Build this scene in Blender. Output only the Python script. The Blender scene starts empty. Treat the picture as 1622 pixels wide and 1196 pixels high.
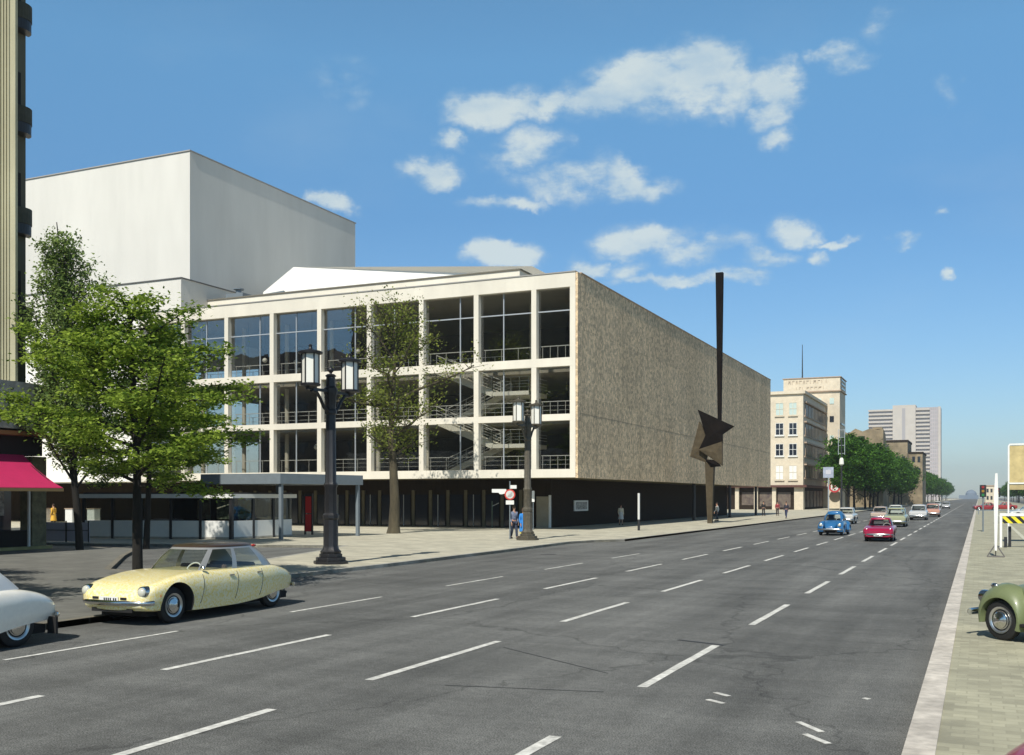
import bpy, bmesh, math, random
import numpy as np
from mathutils import Vector, Matrix
PI = math.pi
R = math.radians
sc = bpy.context.scene
C = sc.collection
random.seed(7)

# ------------------------------------------------------------------ materials
def nt(m):
    m.use_nodes = True
    return m.node_tree.nodes, m.node_tree.links

def mat(name, col, rough=.8, var=0., vscale=2., var2=None, bump=0., bscale=20., metal=0., spec=.5, coat=0., stretch=None, c2=None, detail=5.):
    """principled with procedural tone variation and bump"""
    m = bpy.data.materials.new(name); N, L = nt(m)
    b = N['Principled BSDF']
    b.inputs['Roughness'].default_value = rough
    b.inputs['Metallic'].default_value = metal
    b.inputs['Specular IOR Level'].default_value = spec
    b.inputs['Coat Weight'].default_value = coat
    b.inputs['Coat Roughness'].default_value = .08
    tc = N.new('ShaderNodeTexCoord'); src = tc.outputs['Object']
    if stretch:
        mp = N.new('ShaderNodeMapping'); mp.inputs['Scale'].default_value = stretch
        L.new(src, mp.inputs['Vector']); src = mp.outputs[0]
    if var or c2:
        n = N.new('ShaderNodeTexNoise'); n.inputs['Scale'].default_value = vscale
        n.inputs['Detail'].default_value = detail; n.inputs['Roughness'].default_value = .65
        L.new(src, n.inputs['Vector'])
        r = N.new('ShaderNodeValToRGB')
        r.color_ramp.elements[0].position = .32; r.color_ramp.elements[1].position = .68
        a = tuple(min(1, c*(1-var)) for c in col); d = c2 or tuple(min(1, c*(1+var)) for c in col)
        r.color_ramp.elements[0].color = (*a, 1); r.color_ramp.elements[1].color = (*d, 1)
        L.new(n.outputs[0], r.inputs[0]); out = r.outputs[0]
        if var2:
            s2, a2 = var2
            n2 = N.new('ShaderNodeTexNoise'); n2.inputs['Scale'].default_value = s2
            n2.inputs['Detail'].default_value = 3
            L.new(tc.outputs['Object'], n2.inputs['Vector'])
            r2 = N.new('ShaderNodeValToRGB')
            r2.color_ramp.elements[0].position = .3; r2.color_ramp.elements[1].position = .7
            r2.color_ramp.elements[0].color = (1-a2, 1-a2, 1-a2, 1); r2.color_ramp.elements[1].color = (1+a2, 1+a2, 1+a2, 1)
            L.new(n2.outputs[0], r2.inputs[0])
            mx = N.new('ShaderNodeMix'); mx.data_type = 'RGBA'; mx.blend_type = 'MULTIPLY'
            mx.inputs[0].default_value = 1
            L.new(out, mx.inputs[6]); L.new(r2.outputs[0], mx.inputs[7]); out = mx.outputs[2]
        L.new(out, b.inputs['Base Color'])
    else:
        b.inputs['Base Color'].default_value = (*col, 1)
    if bump:
        n3 = N.new('ShaderNodeTexNoise'); n3.inputs['Scale'].default_value = bscale; n3.inputs['Detail'].default_value = 4
        L.new(tc.outputs['Object'], n3.inputs['Vector'])
        bp = N.new('ShaderNodeBump'); bp.inputs['Strength'].default_value = bump; bp.inputs['Distance'].default_value = .02
        L.new(n3.outputs[0], bp.inputs['Height']); L.new(bp.outputs[0], b.inputs['Normal'])
    return m

def glass_mat(name, refl=.2, trans=(.6, .65, .62), rough=.01):
    m = bpy.data.materials.new(name); N, L = nt(m)
    N.remove(N['Principled BSDF'])
    t = N.new('ShaderNodeBsdfTransparent'); t.inputs[0].default_value = (*trans, 1)
    g = N.new('ShaderNodeBsdfGlossy'); g.inputs['Roughness'].default_value = rough; g.inputs[0].default_value = (.95, .97, 1, 1)
    f = N.new('ShaderNodeLayerWeight'); f.inputs[0].default_value = .5
    pw = N.new('ShaderNodeMath'); pw.operation = 'POWER'; pw.inputs[1].default_value = 4; L.new(f.outputs['Facing'], pw.inputs[0])
    a = N.new('ShaderNodeMath'); a.operation = 'MULTIPLY_ADD'; a.inputs[1].default_value = .8; a.inputs[2].default_value = refl; a.use_clamp = True
    L.new(pw.outputs[0], a.inputs[0])
    tc = N.new('ShaderNodeTexCoord'); n = N.new('ShaderNodeTexNoise'); n.inputs['Scale'].default_value = .7
    L.new(tc.outputs['Object'], n.inputs['Vector'])
    bp = N.new('ShaderNodeBump'); bp.inputs['Strength'].default_value = .02; bp.inputs['Distance'].default_value = .3
    L.new(n.outputs[0], bp.inputs['Height']); L.new(bp.outputs[0], g.inputs['Normal'])
    mx = N.new('ShaderNodeMixShader')
    L.new(a.outputs[0], mx.inputs[0]); L.new(t.outputs[0], mx.inputs[1]); L.new(g.outputs[0], mx.inputs[2])
    L.new(mx.outputs[0], N['Material Output'].inputs[0])
    return m

def leaf_mat(name, c1, c2, vscale=1.2):
    m = bpy.data.materials.new(name); N, L = nt(m)
    b = N['Principled BSDF']; b.inputs['Roughness'].default_value = .55; b.inputs['Specular IOR Level'].default_value = .3
    tc = N.new('ShaderNodeTexCoord'); n = N.new('ShaderNodeTexNoise'); n.inputs['Scale'].default_value = vscale; n.inputs['Detail'].default_value = 2
    L.new(tc.outputs['Object'], n.inputs['Vector'])
    g = N.new('ShaderNodeNewGeometry')
    ad = N.new('ShaderNodeMath'); ad.operation = 'MULTIPLY_ADD'; ad.inputs[1].default_value = .45
    L.new(g.outputs['Random Per Island'], ad.inputs[0]); L.new(n.outputs[0], ad.inputs[2])
    r = N.new('ShaderNodeValToRGB'); r.color_ramp.elements[0].position = .45; r.color_ramp.elements[1].position = .95
    r.color_ramp.elements[0].color = (*c1, 1); r.color_ramp.elements[1].color = (*c2, 1)
    L.new(ad.outputs[0], r.inputs[0]); L.new(r.outputs[0], b.inputs['Base Color'])
    t = N.new('ShaderNodeBsdfTranslucent'); L.new(r.outputs[0], t.inputs[0])
    mx = N.new('ShaderNodeMixShader'); mx.inputs[0].default_value = .45
    L.new(b.outputs[0], mx.inputs[1]); L.new(t.outputs[0], mx.inputs[2])
    L.new(mx.outputs[0], N['Material Output'].inputs[0])
    return m

# ------------------------------------------------------------------ object helpers
def tag(o, label=None, cat=None, group=None, kind=None):
    if label: o['label'] = label
    if cat: o['category'] = cat
    if group: o['group'] = group
    if kind: o['kind'] = kind
    return o

def empty(name, loc=(0, 0, 0), rz=0., label=None, cat=None, group=None):
    o = bpy.data.objects.new(name, None); C.objects.link(o)
    o.location = loc; o.rotation_euler = (0, 0, rz); o.empty_display_size = .3
    return tag(o, label, cat, group)

def copy_tree(o, parent=None):
    c = o.copy(); C.objects.link(c)
    if parent: c.parent = parent
    for ch in list(o.children): copy_tree(ch, c)
    return c

class MB:
    def __init__(s): s.v = []; s.f = []; s.fm = []; s.mi = 0
    def add(s, vs, fs):
        b = len(s.v); s.v += [tuple(v) for v in vs]
        for f in fs: s.f.append(tuple(b+i for i in f)); s.fm.append(s.mi)
        return s
    def box(s, x0, x1, y0, y1, z0, z1):
        return s.add([(x0,y0,z0),(x1,y0,z0),(x1,y1,z0),(x0,y1,z0),(x0,y0,z1),(x1,y0,z1),(x1,y1,z1),(x0,y1,z1)],
                     [(0,3,2,1),(4,5,6,7),(0,1,5,4),(1,2,6,5),(2,3,7,6),(3,0,4,7)])
    def obox(s, c, ax, ay, az, hx, hy, hz):
        c = Vector(c); ax = Vector(ax).normalized()*hx; ay = Vector(ay).normalized()*hy; az = Vector(az).normalized()*hz
        P = [c+sx*ax+sy*ay+sz*az for sz in (-1,1) for sx, sy in ((-1,-1),(1,-1),(1,1),(-1,1))]
        return s.add(P, [(0,3,2,1),(4,5,6,7),(0,1,5,4),(1,2,6,5),(2,3,7,6),(3,0,4,7)])
    def bar(s, p, q, w, h=None, up=(0,0,1)):
        p = Vector(p); q = Vector(q); d = q-p; h = h or w
        u = Vector(up)
        if abs(d.normalized().dot(u)) > .98: u = Vector((0,1,0))
        a = d.cross(u).normalized(); b = a.cross(d).normalized()
        return s.obox((p+q)/2, d, a, b, d.length/2, w/2, h/2)
    def rings(s, rs, cap=True, close=True):
        n = len(rs[0]); b = len(s.v)
        for r in rs: s.v += [tuple(p) for p in r]
        for i in range(len(rs)-1):
            for j in range(n if close else n-1):
                k = (j+1) % n
                s.f.append((b+i*n+j, b+i*n+k, b+(i+1)*n+k, b+(i+1)*n+j)); s.fm.append(s.mi)
        if cap:
            s.f.append(tuple(b+j for j in reversed(range(n)))); s.fm.append(s.mi)
            s.f.append(tuple(b+(len(rs)-1)*n+j for j in range(n))); s.fm.append(s.mi)
        return s
    def tube(s, pts, rad, n=8, sq=1., ph=0.):
        pts = [Vector(p) for p in pts]
        if not hasattr(rad, '__len__'): rad = [rad]*len(pts)
        rs = []; prev = None
        for i, p in enumerate(pts):
            d = (pts[min(i+1, len(pts)-1)]-pts[max(i-1, 0)]).normalized()
            if prev is None:
                u = Vector((0,0,1)) if abs(d.z) < .9 else Vector((1,0,0))
                a = d.cross(u).normalized()
            else:
                a = (prev-d*prev.dot(d)).normalized()
            prev = a; b = d.cross(a)
            rs.append([p+(a*math.cos(2*PI*k/n+ph)+b*math.sin(2*PI*k/n+ph)*sq)*rad[i] for k in range(n)])
        return s.rings(rs)
    def lathe(s, c, prof, n=24, axis='z', fl=0., flk=8):
        c = Vector(c); rs = []
        for r, h in prof:
            ring = []
            for k in range(n):
                a = 2*PI*k/n; rr = r*(1-fl*(k % 2))
                if axis == 'z': ring.append(c+Vector((rr*math.cos(a), rr*math.sin(a), h)))
                elif axis == 'x': ring.append(c+Vector((h, rr*math.cos(a), rr*math.sin(a))))
                else: ring.append(c+Vector((rr*math.sin(a), h, rr*math.cos(a))))
            rs.append(ring)
        return s.rings(rs)
    def prism(s, poly, z0, z1):
        n = len(poly)
        vs = [(x, y, z0) for x, y in poly]+[(x, y, z1) for x, y in poly]
        return s.add(vs, [tuple(reversed(range(n))), tuple(range(n, 2*n))]+[(i, (i+1) % n, n+(i+1) % n, n+i) for i in range(n)])
    def prism3(s, poly, d):
        """3-D polygon extruded by vector d"""
        n = len(poly); d = Vector(d)
        return s.add([Vector(p) for p in poly]+[Vector(p)+d for p in poly],
                     [tuple(reversed(range(n))), tuple(range(n, 2*n))]+[(i, (i+1) % n, n+(i+1) % n, n+i) for i in range(n)])
    def sphere(s, c, r, nu=16, nv=10, sc3=(1,1,1)):
        c = Vector(c); rs = []
        for i in range(nv+1):
            t = PI*i/nv; rr = max(.02, math.sin(t))
            rs.append([c+Vector((r*rr*math.cos(2*PI*k/nu)*sc3[0], r*rr*math.sin(2*PI*k/nu)*sc3[1], -r*math.cos(t)*sc3[2])) for k in range(nu)])
        return s.rings(rs)
    def build(s, name, m, parent=None, smooth=None, bevel=0.):
        me = bpy.data.meshes.new(name); me.from_pydata(s.v, [], s.f)
        ms = m if isinstance(m, (list, tuple)) else [m]
        for x in ms: me.materials.append(x)
        if len(ms) > 1: me.polygons.foreach_set('material_index', s.fm)
        bm = bmesh.new(); bm.from_mesh(me); bmesh.ops.recalc_face_normals(bm, faces=bm.faces)
        if bevel: bmesh.ops.bevel(bm, geom=[e for e in bm.edges], offset=bevel, segments=1, affect='EDGES')
        bm.to_mesh(me); bm.free()
        if smooth:
            me.shade_smooth(); me.set_sharp_from_angle(angle=R(smooth))
        me.update()
        o = bpy.data.objects.new(name, me); C.objects.link(o)
        if parent: o.parent = parent
        return o

def struct(o): o['kind'] = 'structure'; return o

def apply_mods(o):
    dg = bpy.context.evaluated_depsgraph_get(); e = o.evaluated_get(dg)
    me = bpy.data.meshes.new_from_object(e); o.modifiers.clear(); old = o.data; o.data = me
    me.name = old.name; bpy.data.meshes.remove(old)

def text_mesh(name, body, size, m, parent, loc, rot, depth=.01):
    cu = bpy.data.curves.new(name, 'FONT'); cu.body = body; cu.size = size; cu.extrude = depth
    cu.align_x = 'CENTER'; cu.align_y = 'CENTER'
    o = bpy.data.objects.new(name, cu); C.objects.link(o)
    dg = bpy.context.evaluated_depsgraph_get()
    me = bpy.data.meshes.new_from_object(o.evaluated_get(dg)); C.objects.unlink(o); bpy.data.objects.remove(o)
    me.materials.clear(); me.materials.append(m)
    o = bpy.data.objects.new(name, me); C.objects.link(o); o.parent = parent
    o.location = loc; o.rotation_euler = rot
    return o
# ------------------------------------------------------------------ camera, sun, sky
TH = R(24.388)
cam = bpy.data.cameras.new('camera'); co = bpy.data.objects.new('camera', cam); C.objects.link(co)
co.location = (0, 0, 2.4); co.rotation_euler = (PI/2, 0, TH)
cam.sensor_width = 36; cam.lens = 1630/1622*36; cam.shift_y = (787.5-598)/1622; cam.clip_end = 6000; cam.clip_start = .1
sc.camera = co
SUN_EL, SUN_AZ = R(47), R(3.5)          # azimuth measured from -Y toward +X
sdir = Vector((math.sin(SUN_AZ)*math.cos(SUN_EL), -math.cos(SUN_AZ)*math.cos(SUN_EL), math.sin(SUN_EL)))
sl = bpy.data.lights.new('sun', 'SUN'); sl.energy = 4.9; sl.angle = R(.5); sl.color = (1, .955, .87)
so = bpy.data.objects.new('sun', sl); C.objects.link(so); so.rotation_euler = sdir.to_track_quat('Z', 'Y').to_euler(); so.location = (30, -60, 80)
sc.view_settings.view_transform = 'Standard'; sc.view_settings.look = 'None'; sc.view_settings.exposure = .1
sc.view_settings.gamma = 1

w = bpy.data.worlds.new('World'); sc.world = w; w.use_nodes = True
N = w.node_tree.nodes; L = w.node_tree.links
def node(t, **k):
    n = N.new(t)
    for a, b in k.items(): setattr(n, a, b)
    return n
sky = node('ShaderNodeTexSky'); sky.sky_type = 'NISHITA'; sky.sun_disc = False
sky.sun_elevation = SUN_EL; sky.sun_rotation = PI-SUN_AZ; sky.air_density = 1.0; sky.dust_density = .35; sky.ozone_density = 1.5
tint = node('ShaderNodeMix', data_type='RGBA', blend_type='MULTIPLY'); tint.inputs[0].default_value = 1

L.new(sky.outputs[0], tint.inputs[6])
tc = node('ShaderNodeTexCoord'); sp = node('ShaderNodeSeparateXYZ'); L.new(tc.outputs['Generated'], sp.inputs[0])
def mth(op, a=None, b=None, c=None, clamp=False):
    n = node('ShaderNodeMath', operation=op, use_clamp=clamp)
    for i, v in enumerate((a, b, c)):
        if v is None: continue
        if isinstance(v, (int, float)): n.inputs[i].default_value = v
        else: L.new(v, n.inputs[i])
    return n.outputs[0]
az = mth('ARCTAN2', sp.outputs[0], sp.outputs[1])
hl = mth('SQRT', mth('ADD', mth('MULTIPLY', sp.outputs[0], sp.outputs[0]), mth('MULTIPLY', sp.outputs[1], sp.outputs[1])))
el = mth('DIVIDE', sp.outputs[2], mth('MAXIMUM', hl, .001))
cb = node('ShaderNodeCombineXYZ'); L.new(az, cb.inputs[0]); L.new(el, cb.inputs[1])
def noise(scale, detail, rough, vec, off=(0,0,0), stretch=(1,1,1)):
    mp = node('ShaderNodeMapping'); mp.inputs['Location'].default_value = off; mp.inputs['Scale'].default_value = stretch
    L.new(vec, mp.inputs['Vector'])
    n = node('ShaderNodeTexNoise'); n.inputs['Scale'].default_value = scale; n.inputs['Detail'].default_value = detail
    n.inputs['Roughness'].default_value = rough; L.new(mp.outputs[0], n.inputs['Vector']); return n
warp = noise(9, 6, .6, cb.outputs[0])
vs = node('ShaderNodeVectorMath', operation='MULTIPLY_ADD'); L.new(warp.outputs['Color'], vs.inputs[0])
vs.inputs[1].default_value = (.12, .08, 0); vs.inputs[2].default_value = (-.06, -.04, 0)
va = node('ShaderNodeVectorMath', operation='ADD'); L.new(cb.outputs[0], va.inputs[0]); L.new(vs.outputs[0], va.inputs[1])
P = va.outputs[0]
# cloud groups: azimuth, elevation, half sizes, strength (a real bank of small cumulus in the eastern sky)
CL = [(-0.4385, 0.3849, 0.0469, 0.0233, 1.05), (-0.3834, 0.3797, 0.0375, 0.0184, 0.95), (-0.3497, 0.3839, 0.0467, 0.0257, 1.15), (-0.3042, 0.3974, 0.0586, 0.0335, 1.20), (-0.2442, 0.4088, 0.0575, 0.0374, 1.20), (-0.2030, 0.3994, 0.0357, 0.0299, 1.05), (-0.1683, 0.3901, 0.0293, 0.0386, 1.15), (-0.1683, 0.3456, 0.0211, 0.0131, 1.02), (-0.4998, 0.3197, 0.0373, 0.0171, 1.10), (-0.4722, 0.3508, 0.0187, 0.0123, 0.82), (-0.4109, 0.3328, 0.0407, 0.0276, 0.95), (-0.3711, 0.3078, 0.0686, 0.0196, 0.90), (-0.3102, 0.3044, 0.0463, 0.0158, 1.00), (-0.4324, 0.2880, 0.0407, 0.0086, 0.92), (-0.1146, 0.4132, 0.0238, 0.0164, 0.90), (-0.0735, 0.4362, 0.0221, 0.0173, 0.57), (-0.5904, 0.4070, 0.0365, 0.0272, 0.52), (-0.6053, 0.2870, 0.0242, 0.0121, 0.87), (-0.2981, 0.2541, 0.0523, 0.0195, 1.15), (-0.2442, 0.2411, 0.0424, 0.0157, 0.90), (-0.2030, 0.2319, 0.0268, 0.0108, 0.82), (-0.1580, 0.2529, 0.0303, 0.0154, 1.00), (-0.1342, 0.2289, 0.0126, 0.0094, 0.82), (-0.1885, 0.2263, 0.0355, 0.0095, 0.72), (-0.4324, 0.2365, 0.0325, 0.0147, 1.00), (-0.3102, 0.2209, 0.0278, 0.0146, 0.95), (-0.3497, 0.2279, 0.0249, 0.0135, 1.02), (-0.2681, 0.2105, 0.0793, 0.0085, 0.87), (-0.2118, 0.2131, 0.0329, 0.0108, 0.92), (-0.0681, 0.2284, 0.0137, 0.0069, 0.72), (-0.0362, 0.2455, 0.0107, 0.0057, 0.67), (-0.0257, 0.3715, 0.0138, 0.0113, 0.52), (-0.0205, 0.2044, 0.0116, 0.0051, 0.57), (-0.1174, 0.2429, 0.0227, 0.0047, 0.62)]
acc = None
for a0, e0, ra, re, st in CL:
    s1 = node('ShaderNodeVectorMath', operation='SUBTRACT'); L.new(P, s1.inputs[0]); s1.inputs[1].default_value = (a0, e0, 0)
    s2 = node('ShaderNodeVectorMath', operation='DIVIDE'); L.new(s1.outputs[0], s2.inputs[0]); s2.inputs[1].default_value = (ra, re, 1)
    ln = node('ShaderNodeVectorMath', operation='LENGTH'); L.new(s2.outputs[0], ln.inputs[0])
    v = mth('MULTIPLY', mth('SUBTRACT', 1.25, ln.outputs['Value'], clamp=True), st)
    acc = v if acc is None else mth('MAXIMUM', acc, v)
fb = noise(14, 8, .62, cb.outputs[0], (3.1, 1.7, 0), (1, 1.7, 1))
fb2 = noise(3.5, 4, .55, cb.outputs[0], (7.3, 2.2, 0), (1, 2, 1))
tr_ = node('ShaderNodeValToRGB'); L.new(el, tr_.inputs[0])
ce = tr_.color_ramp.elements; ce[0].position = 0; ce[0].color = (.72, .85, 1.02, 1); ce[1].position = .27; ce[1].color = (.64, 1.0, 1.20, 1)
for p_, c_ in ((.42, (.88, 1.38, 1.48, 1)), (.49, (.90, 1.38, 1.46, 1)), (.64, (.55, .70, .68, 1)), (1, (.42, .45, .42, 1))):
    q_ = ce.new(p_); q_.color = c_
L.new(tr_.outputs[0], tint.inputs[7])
m1 = mth('MULTIPLY_ADD', fb.outputs[0], 2.6, -1.3)
dens = mth('ADD', acc, mth('MULTIPLY', m1, mth('MULTIPLY', mth('MINIMUM', acc, .5), 2.2)))
mr = node('ShaderNodeMapRange', interpolation_type='SMOOTHSTEP'); L.new(dens, mr.inputs[0])
mr.inputs[1].default_value = .06; mr.inputs[2].default_value = 1.05; mr.inputs[3].default_value = 0; mr.inputs[4].default_value = .70
# thin high veil
veil = node('ShaderNodeMapRange', interpolation_type='SMOOTHSTEP'); L.new(fb2.outputs[0], veil.inputs[0])
veil.inputs[1].default_value = .5; veil.inputs[2].default_value = .85; veil.inputs[4].default_value = .12
cov = mth('MAXIMUM', mr.outputs[0], veil.outputs[0])
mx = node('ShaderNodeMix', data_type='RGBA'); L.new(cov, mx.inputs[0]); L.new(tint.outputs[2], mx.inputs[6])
cc = node('ShaderNodeMix', data_type='RGBA'); cc.inputs[6].default_value = (4.6, 5.9, 6.7, 1); cc.inputs[7].default_value = (7.6, 8.1, 7.4, 1)
fb3 = noise(11, 6, .6, cb.outputs[0], (3.1, 1.735, 0), (1, 1.7, 1)); L.new(mth('MULTIPLY_ADD', mth('SUBTRACT', fb.outputs[0], fb3.outputs[0]), 2.5, mth('MULTIPLY', mr.outputs[0], .95), clamp=True), cc.inputs[0])
L.new(cc.outputs[2], mx.inputs[7])
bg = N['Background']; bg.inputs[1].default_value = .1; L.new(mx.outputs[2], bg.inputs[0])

# ------------------------------------------------------------------ shared materials
M = {}
M['asphalt'] = None
M['white_conc'] = mat('white concrete', (.70, .655, .55), .75, .06, .8, (.15, .06), .15, 14, stretch=(1, 1, .35))
M['stucco'] = mat('white stucco', (.86, .84, .78), .85, .03, .5, None, .1, 9)
M['stage'] = mat('stage house render', (.64, .62, .56), .85, .05, .4, (.08, .04), .2, 6, stretch=(1, 1, .2))
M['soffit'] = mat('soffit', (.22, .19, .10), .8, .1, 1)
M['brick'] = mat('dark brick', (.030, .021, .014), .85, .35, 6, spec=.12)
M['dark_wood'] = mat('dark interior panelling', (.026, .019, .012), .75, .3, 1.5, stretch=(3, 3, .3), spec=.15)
M['slab'] = mat('interior slab', (.35, .32, .26), .7, .08, 1)
M['rail'] = mat('white painted rail', (.62, .62, .59), .45)
M['stair'] = mat('white stair concrete', (.86, .84, .76), .6)
M['alu'] = mat('aluminium mullion', (.42, .45, .47), .4, metal=.3)
M['glass'] = glass_mat('foyer glass', .12, (.88, .88, .86))
M['cglass'] = glass_mat('car glass', .06, (.80, .84, .82))
M['pglass'] = glass_mat('shop glass', .08, (.7, .74, .7))
M['iron'] = mat('black cast iron', (.012, .012, .014), .45, .3, 8, bump=.2, bscale=30, spec=.5)
M['iron2'] = mat('bronze brown iron', (.075, .065, .045), .55, .3, 8, bump=.3, bscale=25)
M['opal'] = mat('opal glass', (.78, .76, .68), .25, .03, 3)
M['kerb'] = mat('kerb granite', (.34, .33, .29), .85, .2, 3, (.6, .15), .3, 30)
M['kerb_d'] = mat('old kerb granite', (.17, .155, .12), .85, .25, 3, (.6, .15), .3, 30)
M['pave'] = None
M['paint'] = mat('road paint', (.60, .59, .54), .8, .30, 9, (1.3, .15), .2, 40)
M['black'] = mat('black rubber', (.012, .012, .012), .7, bump=.1, bscale=40)
M['under'] = mat('underbody black', (.01, .01, .01), .9)
M['chrome'] = mat('chrome', (.62, .62, .60), .18, metal=1., var=.05, vscale=9)
M['hub'] = mat('hubcap steel', (.55, .55, .53), .28, metal=.9)
M['lens'] = mat('lamp lens', (.55, .54, .45), .08, spec=.9, coat=.5)
M['redlens'] = mat('red lens', (.45, .02, .01), .15, spec=.8)
M['orange'] = mat('orange lens', (.7, .22, .02), .2)
M['seat'] = mat('seat cloth', (.10, .07, .05), .9, .15, 6)
M['plate'] = mat('number plate white', (.7, .7, .66), .5)
M['ink'] = mat('plate ink', (.03, .03, .03), .6)
M['bark'] = mat('dark bark', (.013, .011, .008), .95, .35, 6, bump=.8, bscale=18, stretch=(1, 1, .25))
M['bark2'] = mat('plane bark', (.070, .058, .034), .95, .4, 3, bump=.6, bscale=12, stretch=(1, 1, .3))
M['leafB'] = leaf_mat('linden leaves', (.055, .12, .012), (.38, .50, .07), 1.3)
M['leafA'] = leaf_mat('young leaves', (.07, .13, .03), (.28, .38, .10), .8)
M['leafC'] = leaf_mat('olive leaves', (.07, .11, .015), (.28, .32, .06), .8)
M['leafD'] = leaf_mat('street tree leaves', (.02, .075, .010), (.10, .23, .02), .35)
M['metal_grey'] = mat('grey painted steel', (.16, .19, .21), .5, .08, 3)
M['dk_metal'] = mat('dark painted steel', (.02, .02, .022), .45)
M['white_paint'] = mat('white enamel', (.74, .74, .70), .45, .04, 3)
M['cream'] = mat('cream limestone', (.62, .54, .41), .85, .1, 1.0, (.12, .08), .3, 5)
M['cream_d'] = mat('brown cornice stone', (.40, .30, .22), .85, .12, 1.)  # deeper, browner stone for cornices, copings and bands
M['window_d'] = mat('dark window glass', (.02, .025, .035), .1, spec=.8)
M['window_b'] = mat('pale blind window', (.50, .60, .55), .3, spec=.6)

def asphalt():
    m = bpy.data.materials.new('asphalt'); N, L = nt(m); b = N['Principled BSDF']
    tc = N.new('ShaderNodeTexCoord')
    def nz(scale, detail, st, rough=.6):
        mp = N.new('ShaderNodeMapping'); mp.inputs['Scale'].default_value = st; L.new(tc.outputs['Object'], mp.inputs[0])
        n = N.new('ShaderNodeTexNoise'); n.inputs['Scale'].default_value = scale; n.inputs['Detail'].default_value = detail; n.inputs['Roughness'].default_value = rough
        L.new(mp.outputs[0], n.inputs['Vector']); return n.outputs[0]
    def ramp(src, p0, c0, p1, c1):
        r = N.new('ShaderNodeValToRGB'); e = r.color_ramp.elements
        e[0].position = p0; e[1].position = p1; e[0].color = (c0, c0, c0, 1); e[1].color = (c1, c1, c1, 1)
        L.new(src, r.inputs[0]); return r.outputs[0]
    def mul(a, bb):
        x = N.new('ShaderNodeMix'); x.data_type = 'RGBA'; x.blend_type = 'MULTIPLY'; x.inputs[0].default_value = 1
        L.new(a, x.inputs[6]); L.new(bb, x.inputs[7]); return x.outputs[2]
    base = N.new('ShaderNodeRGB'); base.outputs[0].default_value = (.143, .144, .134, 1)
    c = mul(base.outputs[0], ramp(nz(.35, 4, (1, .25, 1)), .3, .72, .7, 1.22))        # wheel tracks along the road
    c = mul(c, ramp(nz(.5, 6, (.5, 1.7, 1), .72), .3, .74, .7, 1.18))          # patches
    c = mul(c, ramp(nz(1.1, 4, (1, .05, 1), .6), .34, .78, .62, 1.1))
    c = mul(c, ramp(nz(9, 3, (1, 1, 1)), .3, .82, .7, 1.14))
    c = mul(c, ramp(nz(60, 2, (1, 1, 1)), .38, .45, .62, 1.55))
    # repaired strips and cracks
    v = N.new('ShaderNodeTexVoronoi'); v.feature = 'DISTANCE_TO_EDGE'; v.inputs['Scale'].default_value = .16; v.inputs['Randomness'].default_value = 1
    mp = N.new('ShaderNodeMapping'); mp.inputs['Scale'].default_value = (1, .6, 1)
    wv = N.new('ShaderNodeTexNoise'); wv.inputs['Scale'].default_value = 1.5; L.new(tc.outputs['Object'], wv.inputs['Vector'])
    vm = N.new('ShaderNodeVectorMath'); vm.operation = 'MULTIPLY_ADD'; vm.inputs[1].default_value = (1.2, 1.2, 0); L.new(wv.outputs['Color'], vm.inputs[0]); L.new(tc.outputs['Object'], vm.inputs[2])
    L.new(vm.outputs[0], mp.inputs[0]); L.new(mp.outputs[0], v.inputs['Vector'])
    c = mul(c, ramp(v.outputs['Distance'], .0, .62, .006, 1.))
    L.new(c, b.inputs['Base Color']); b.inputs['Roughness'].default_value = .85; b.inputs['Specular IOR Level'].default_value = .3
    bp = N.new('ShaderNodeBump'); bp.inputs['Strength'].default_value = .35; bp.inputs['Distance'].default_value = .01
    L.new(nz(70, 3, (1, 1, 1)), bp.inputs['Height']); L.new(bp.outputs[0], b.inputs['Normal'])
    return m
M['asphalt'] = asphalt()

def paving(name, col, bw, bh, mortar=.7, size=.012, var=.18):
    m = bpy.data.materials.new(name); N, L = nt(m); b = N['Principled BSDF']
    tc = N.new('ShaderNodeTexCoord'); br = N.new('ShaderNodeTexBrick')
    br.inputs['Scale'].default_value = 1; br.inputs['Brick Width'].default_value = bw; br.inputs['Row Height'].default_value = bh
    br.inputs['Mortar Size'].default_value = size; br.inputs['Mortar Smooth'].default_value = .3
    br.inputs['Color1'].default_value = (*[c*(1-var*.5) for c in col], 1); br.inputs['Color2'].default_value = (*[c*(1+var*.5) for c in col], 1)
    br.inputs['Mortar'].default_value = (*[c*mortar for c in col], 1)
    L.new(tc.outputs['Object'], br.inputs['Vector'])
    n = N.new('ShaderNodeTexNoise'); n.inputs['Scale'].default_value = .8; n.inputs['Detail'].default_value = 6; n.inputs['Roughness'].default_value = .7; L.new(tc.outputs['Object'], n.inputs['Vector'])
    r = N.new('ShaderNodeValToRGB'); e = r.color_ramp.elements; e[0].position = .3; e[1].position = .7
    e[0].color = (.72, .72, .72, 1); e[1].color = (1.2, 1.2, 1.18, 1); L.new(n.outputs[0], r.inputs[0])
    x = N.new('ShaderNodeMix'); x.data_type = 'RGBA'; x.blend_type = 'MULTIPLY'; x.inputs[0].default_value = 1
    L.new(br.outputs[0], x.inputs[6]); L.new(r.outputs[0], x.inputs[7]); L.new(x.outputs[2], b.inputs['Base Color'])
    b.inputs['Roughness'].default_value = .9
    n2 = N.new('ShaderNodeTexNoise'); n2.inputs['Scale'].default_value = 40; L.new(tc.outputs['Object'], n2.inputs['Vector'])
    bp = N.new('ShaderNodeBump'); bp.inputs['Strength'].default_value = .3; bp.inputs['Distance'].default_value = .01
    L.new(n2.outputs[0], bp.inputs['Height']); L.new(bp.outputs[0], b.inputs['Normal'])
    return m
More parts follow.
